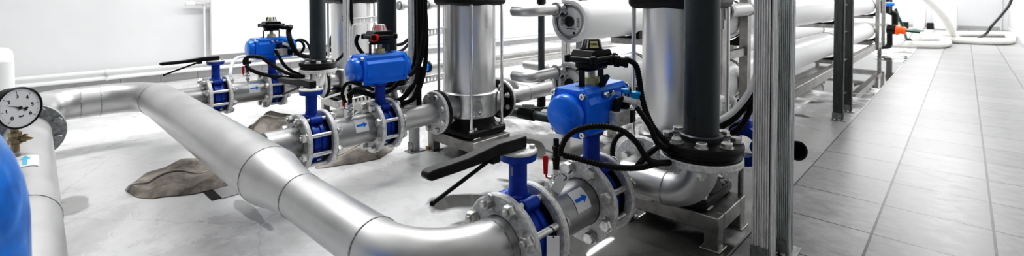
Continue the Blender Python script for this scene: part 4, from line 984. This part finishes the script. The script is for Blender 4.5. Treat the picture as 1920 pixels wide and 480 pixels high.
cb([(-2.417,1.522,0.393), (-2.385,1.581,0.414), (-2.367,1.628,0.469), (-2.35,1.673,0.512), (-2.341,1.697,0.59)], .009, 'thin black cable crossing the sagging ones right of the middle actuator')
o = MB().box((-2.374,1.699,0.763), (.022, .022, .9)).build('cable_duct', 'black'); tag(o, 'black cable duct strapped beside the pale strut post left of the bundle', 'duct')
# ------------------------------------------------------------------ hoses, far line
grp2 = 'black hoses around the far actuator'
def ch_(pts, r, lab): hose('black_hose', pts, r, 'rubber', lab, 'hose', grp2)
ch_([(-3.738,1.173,0.52), (-3.739,1.174,0.558), (-3.709,1.203,0.581), (-3.674,1.263,0.571), (-3.67,1.333,0.51), (-3.635,1.433,0.44), (-3.593,1.54,0.407)], .013, 'black hose arching from the far ball valve in front of the actuator stem')
ch_([(-3.733,1.178,0.516), (-3.702,1.207,0.482), (-3.711,1.292,0.44), (-3.664,1.405,0.412), (-3.599,1.535,0.399)], .013, 'black hose running low from the far ball valve')
ch_([(-3.759,1.39,0.608), (-3.735,1.411,0.552), (-3.702,1.44,0.488), (-3.703,1.507,0.432), (-3.684,1.592,0.399)], .012, 'black air hose falling from the far solenoid block')
ch_([(-3.74,1.50,.785), (-3.77,1.494,0.738), (-3.724,1.494,0.659), (-3.744,1.541,0.58), (-3.795,1.629,0.535), (-3.832,1.731,0.523)], .019, 'thick black conduit from the far switch box curving down to the riser')
ch_([(-3.878,1.551,0.548), (-3.826,1.6,0.561), (-3.802,1.625,0.611), (-3.818,1.611,0.653), (-3.846,1.585,0.662), (-3.864,1.567,0.628), (-3.851,1.578,0.577), (-3.914,1.654,0.54)], .010, 'coiled black hose between the far actuator and the riser')
ch_([(-3.96,1.614,0.636), (-3.929,1.645,0.662), (-3.887,1.683,0.636), (-3.864,1.703,0.57), (-3.864,1.702,0.536)], .010, 'outer loop of black hose beside the far riser')
hose('white_tube', [(-3.985,1.168,0.344), (-4.001,1.156,0.424), (-4.101,1.201,0.499), (-4.17,1.275,0.532), (-4.201,1.383,0.515), (-4.211,1.509,0.467)], .012, 'white', 'white tube looping up behind the far ball valve', 'hose')

# ------------------------------------------------------------------ cloth sacks and drain cover
def sack(name, label, outline, hts, seed, fold=.026):
    """crumpled flat sack: grid over a ruled strip between two edges (left list, right list)"""
    rnd = random.Random(seed); A, B = outline; n = len(A); m_ = 14; sub = 6
    A = spline([(a[0], a[1], 0) for a in A], sub); B = spline([(b[0], b[1], 0) for b in B], sub); H = []
    for k in range(len(hts) - 1):
        for j in range(sub): H.append(hts[k] + (hts[k + 1] - hts[k]) * j / sub)
    H.append(hts[-1]); m = MB(); vs = []; N_ = min(len(A), len(B)); ph = [rnd.uniform(0, 6) for _ in range(6)]
    for side in (1, 0):
        for i in range(N_):
            for j in range(m_ + 1):
                t = j / m_; p = A[i].lerp(B[i], t); prof = math.sin(PI * t) ** .45
                w = (math.sin(t * 9 + ph[0] + i * .22) * .5 + math.sin(t * 17 + ph[1] - i * .35) * .3 + math.sin(i * .6 + ph[2] + t * 5) * .5) * fold
                endf = min(1, i / 3, (N_ - 1 - i) / 3); endf = .25 + .75 * endf
                z = (H[i] * prof * endf + (w * prof if side else 0)) if side else 0
                vs.append(V(p.x + math.sin(i * .9 + t * 6) * .005, p.y + math.cos(i * .8) * .005, max(.003, z) if side else .001))
    W = m_ + 1; off = N_ * W; fs = []
    for i in range(N_ - 1):
        for j in range(m_):
            fs.append((i * W + j, (i + 1) * W + j, (i + 1) * W + j + 1, i * W + j + 1)); fs.append((off + i * W + j, off + i * W + j + 1, off + (i + 1) * W + j + 1, off + (i + 1) * W + j))
        fs.append((i * W, off + i * W, off + (i + 1) * W, (i + 1) * W)); fs.append((i * W + m_, (i + 1) * W + m_, off + (i + 1) * W + m_, off + i * W + m_))
    fs.append(tuple([j for j in range(W)] + [off + j for j in range(m_, -1, -1)])); k0 = (N_ - 1) * W
    fs.append(tuple([k0 + j for j in range(m_, -1, -1)] + [off + k0 + j for j in range(W)]))
    m.add(vs, fs)
    g = thing(name, label, 'sack', (A[0].x, A[0].y, 0)); o = m.build('fabric', 'cloth', g)
    md = o.modifiers.new('sub', 'SUBSURF'); md.levels = 1; md.render_levels = 1
    hem = []
    for i in range(N_):
        j = int(m_ * .62); hem.append(vs[i * W + j] + V(0, 0, .004))
    MB().tube(hem, .0055, 8).build('hem', 'cloth_light', g)
    return g
sack('cloth_sack', 'crumpled grey brown cloth sack lying flat under the header pipe',
     ([(-3.17,0.407,0), (-3.249,0.46,0), (-3.391,0.566,0), (-3.436,0.719,0), (-3.404,0.88,0), (-3.373,1.022,0)],
      [(-3.112,0.414,0), (-2.958,0.46,0), (-2.906,0.527,0), (-2.832,0.658,0), (-2.82,0.801,0), (-2.816,0.959,0)]), [.012, .03, .045, .05, .05, .03], 3)
sack('cloth_sack', 'bunched brown cloth sack heaped behind the header pipe and the middle run',
     ([(-3.865,1.192,0), (-4.032,1.339,0), (-4.075,1.454,0), (-3.897,1.531,0), (-3.708,1.536,0)],
      [(-3.649,1.176,0), (-3.5,1.212,0), (-3.431,1.31,0), (-3.4,1.407,0), (-3.437,1.48,0)]), [.03, .09, .13, .1, .03], 8, .03)
sack('cloth_sack', 'brown and black cloth sack lying under the flanges of the middle run',
     ([(-2.877,1.319,0), (-2.926,1.483,0), (-3.002,1.678,0), (-2.973,1.806,0), (-2.918,1.857,0)],
      [(-2.75,1.213,0), (-2.683,1.359,0), (-2.637,1.491,0), (-2.635,1.599,0), (-2.725,1.745,0)]), [.02, .05, .07, .07, .03], 5, .02)
g = thing('drain_cover', 'square steel drain cover with open dark gap in the floor beside the sack', 'drain', (-2.757,0.746,0))
q0 = V(*(-2.748,0.736,0)); m = MB(); m.box(q0 + V(-.02, .02, .0015), (.17, .14, .003)); m.build('pit_shade', 'hole_shade', g)  # flat dark slab on the floor, painted as the shade in the opening
m = MB(); m.box(q0 + V(.0, .055, .003), (.15, .13, .005)); m.build('cover_plate', 'pipe_dull', g)

# thin bar on the floor left of header + strip under sack
# ------------------------------------------------------------------ camera, lights, world
cam_d = bpy.data.cameras.new('camera'); cam = bpy.data.objects.new('camera', cam_d); COL.objects.link(cam); bpy.context.scene.camera = cam
YAW, PITCH, ROLL = -.7568, -.02373, -.00184
f = Vector((math.sin(YAW) * math.cos(PITCH), math.cos(YAW) * math.cos(PITCH), math.sin(PITCH)))
r = Vector((math.cos(YAW), -math.sin(YAW), 0)); u = r.cross(f)
r, u = r * math.cos(ROLL) + u * math.sin(ROLL), u * math.cos(ROLL) - r * math.sin(ROLL)
mt = Matrix((r, u, -f)).transposed().to_4x4(); mt.translation = (0, 0, 1); cam.matrix_world = mt
cam_d.sensor_width = 36; cam_d.lens = 899 / 1920 * 36; cam_d.shift_y = -(240 - 16.6) / 1920; cam_d.clip_start = .02; cam_d.clip_end = 200
cam_d.dof.use_dof = True; cam_d.dof.focus_distance = 2.0; cam_d.dof.aperture_fstop = 3.2

def area(name, loc, tgt, sx, sy, power):
    l = bpy.data.lights.new(name, 'AREA'); l.shape = 'RECTANGLE'; l.size = sx; l.size_y = sy; l.energy = power
    o = bpy.data.objects.new(name, l); COL.objects.link(o); o.location = loc
    d = Vector(tgt) - Vector(loc); o.rotation_euler = d.to_track_quat('-Z', 'Y').to_euler()
    return o
area('added_overhead_light', (-4.6, 1.6, 3.2), (-4.6, 1.6, 0), .5, 4.5, 105)  # unseen lamps added overhead for highlights and brightness
area('added_overhead_light', (-2.2, 3.6, 3.2), (-2.2, 3.6, 0), .5, 4.5, 110)
area('added_overhead_light', (-4.6, 7.5, 3.2), (-4.6, 7.5, 0), .6, 6, 150)
area('added_overhead_light', (-.1, 12.5, 3.2), (-.1, 12.5, 0), .6, 8, 190)
area('added_overhead_light', (-1.5, 16, 3.2), (-1.5, 16, 0), 2, 6, 300)
area('added_overhead_light', (.3, 6.5, 3.1), (-1.2, 6.5, .7), .5, 6, 55)  # added lamp, tilted at the white vessels to brighten them
w = bpy.data.worlds.new('world'); bpy.context.scene.world = w; w.use_nodes = True; nt = w.node_tree
bg = nt.nodes['Background']; tc = nt.nodes.new('ShaderNodeTexCoord'); sp = nt.nodes.new('ShaderNodeSeparateXYZ'); nt.links.new(tc.outputs['Generated'], sp.inputs[0])
# bright ceiling, mid walls, darker towards the near right corner behind the camera
d = nt.nodes.new('ShaderNodeVectorMath'); d.operation = 'DOT_PRODUCT'; d.inputs[1].default_value = (-.62, .45, .64); nt.links.new(tc.outputs['Generated'], d.inputs[0])
rp = nt.nodes.new('ShaderNodeValToRGB'); nt.links.new(d.outputs['Value'], rp.inputs[0])
e = rp.color_ramp.elements; e[0].position = 0; e[0].color = (.32, .32, .32, 1); e[1].position = 1; e[1].color = (1, 1, 1, 1)
q = e.new(.25); q.color = (.5, .5, .5, 1); q = e.new(.6); q.color = (.95, .95, .95, 1)
nt.links.new(rp.outputs[0], bg.inputs['Color']); bg.inputs['Strength'].default_value = .78
sc = bpy.context.scene; sc.view_settings.view_transform = 'Standard'; sc.view_settings.look = 'None'; sc.view_settings.exposure = 0; sc.view_settings.gamma = 1
sc.view_settings.use_curve_mapping = True; cmap = sc.view_settings.curve_mapping; cv = cmap.curves[3]
for a_, b_ in ((.03, .014), (.12, .095), (.4, .41)): cv.points.new(a_, b_)
cmap.update()
sc.cycles.max_bounces = 8; sc.cycles.diffuse_bounces = 3; sc.cycles.glossy_bounces = 5; sc.cycles.caustics_reflective = False; sc.cycles.caustics_refractive = False
sc.cycles.use_denoising = True; sc.cycles.sample_clamp_indirect = 4
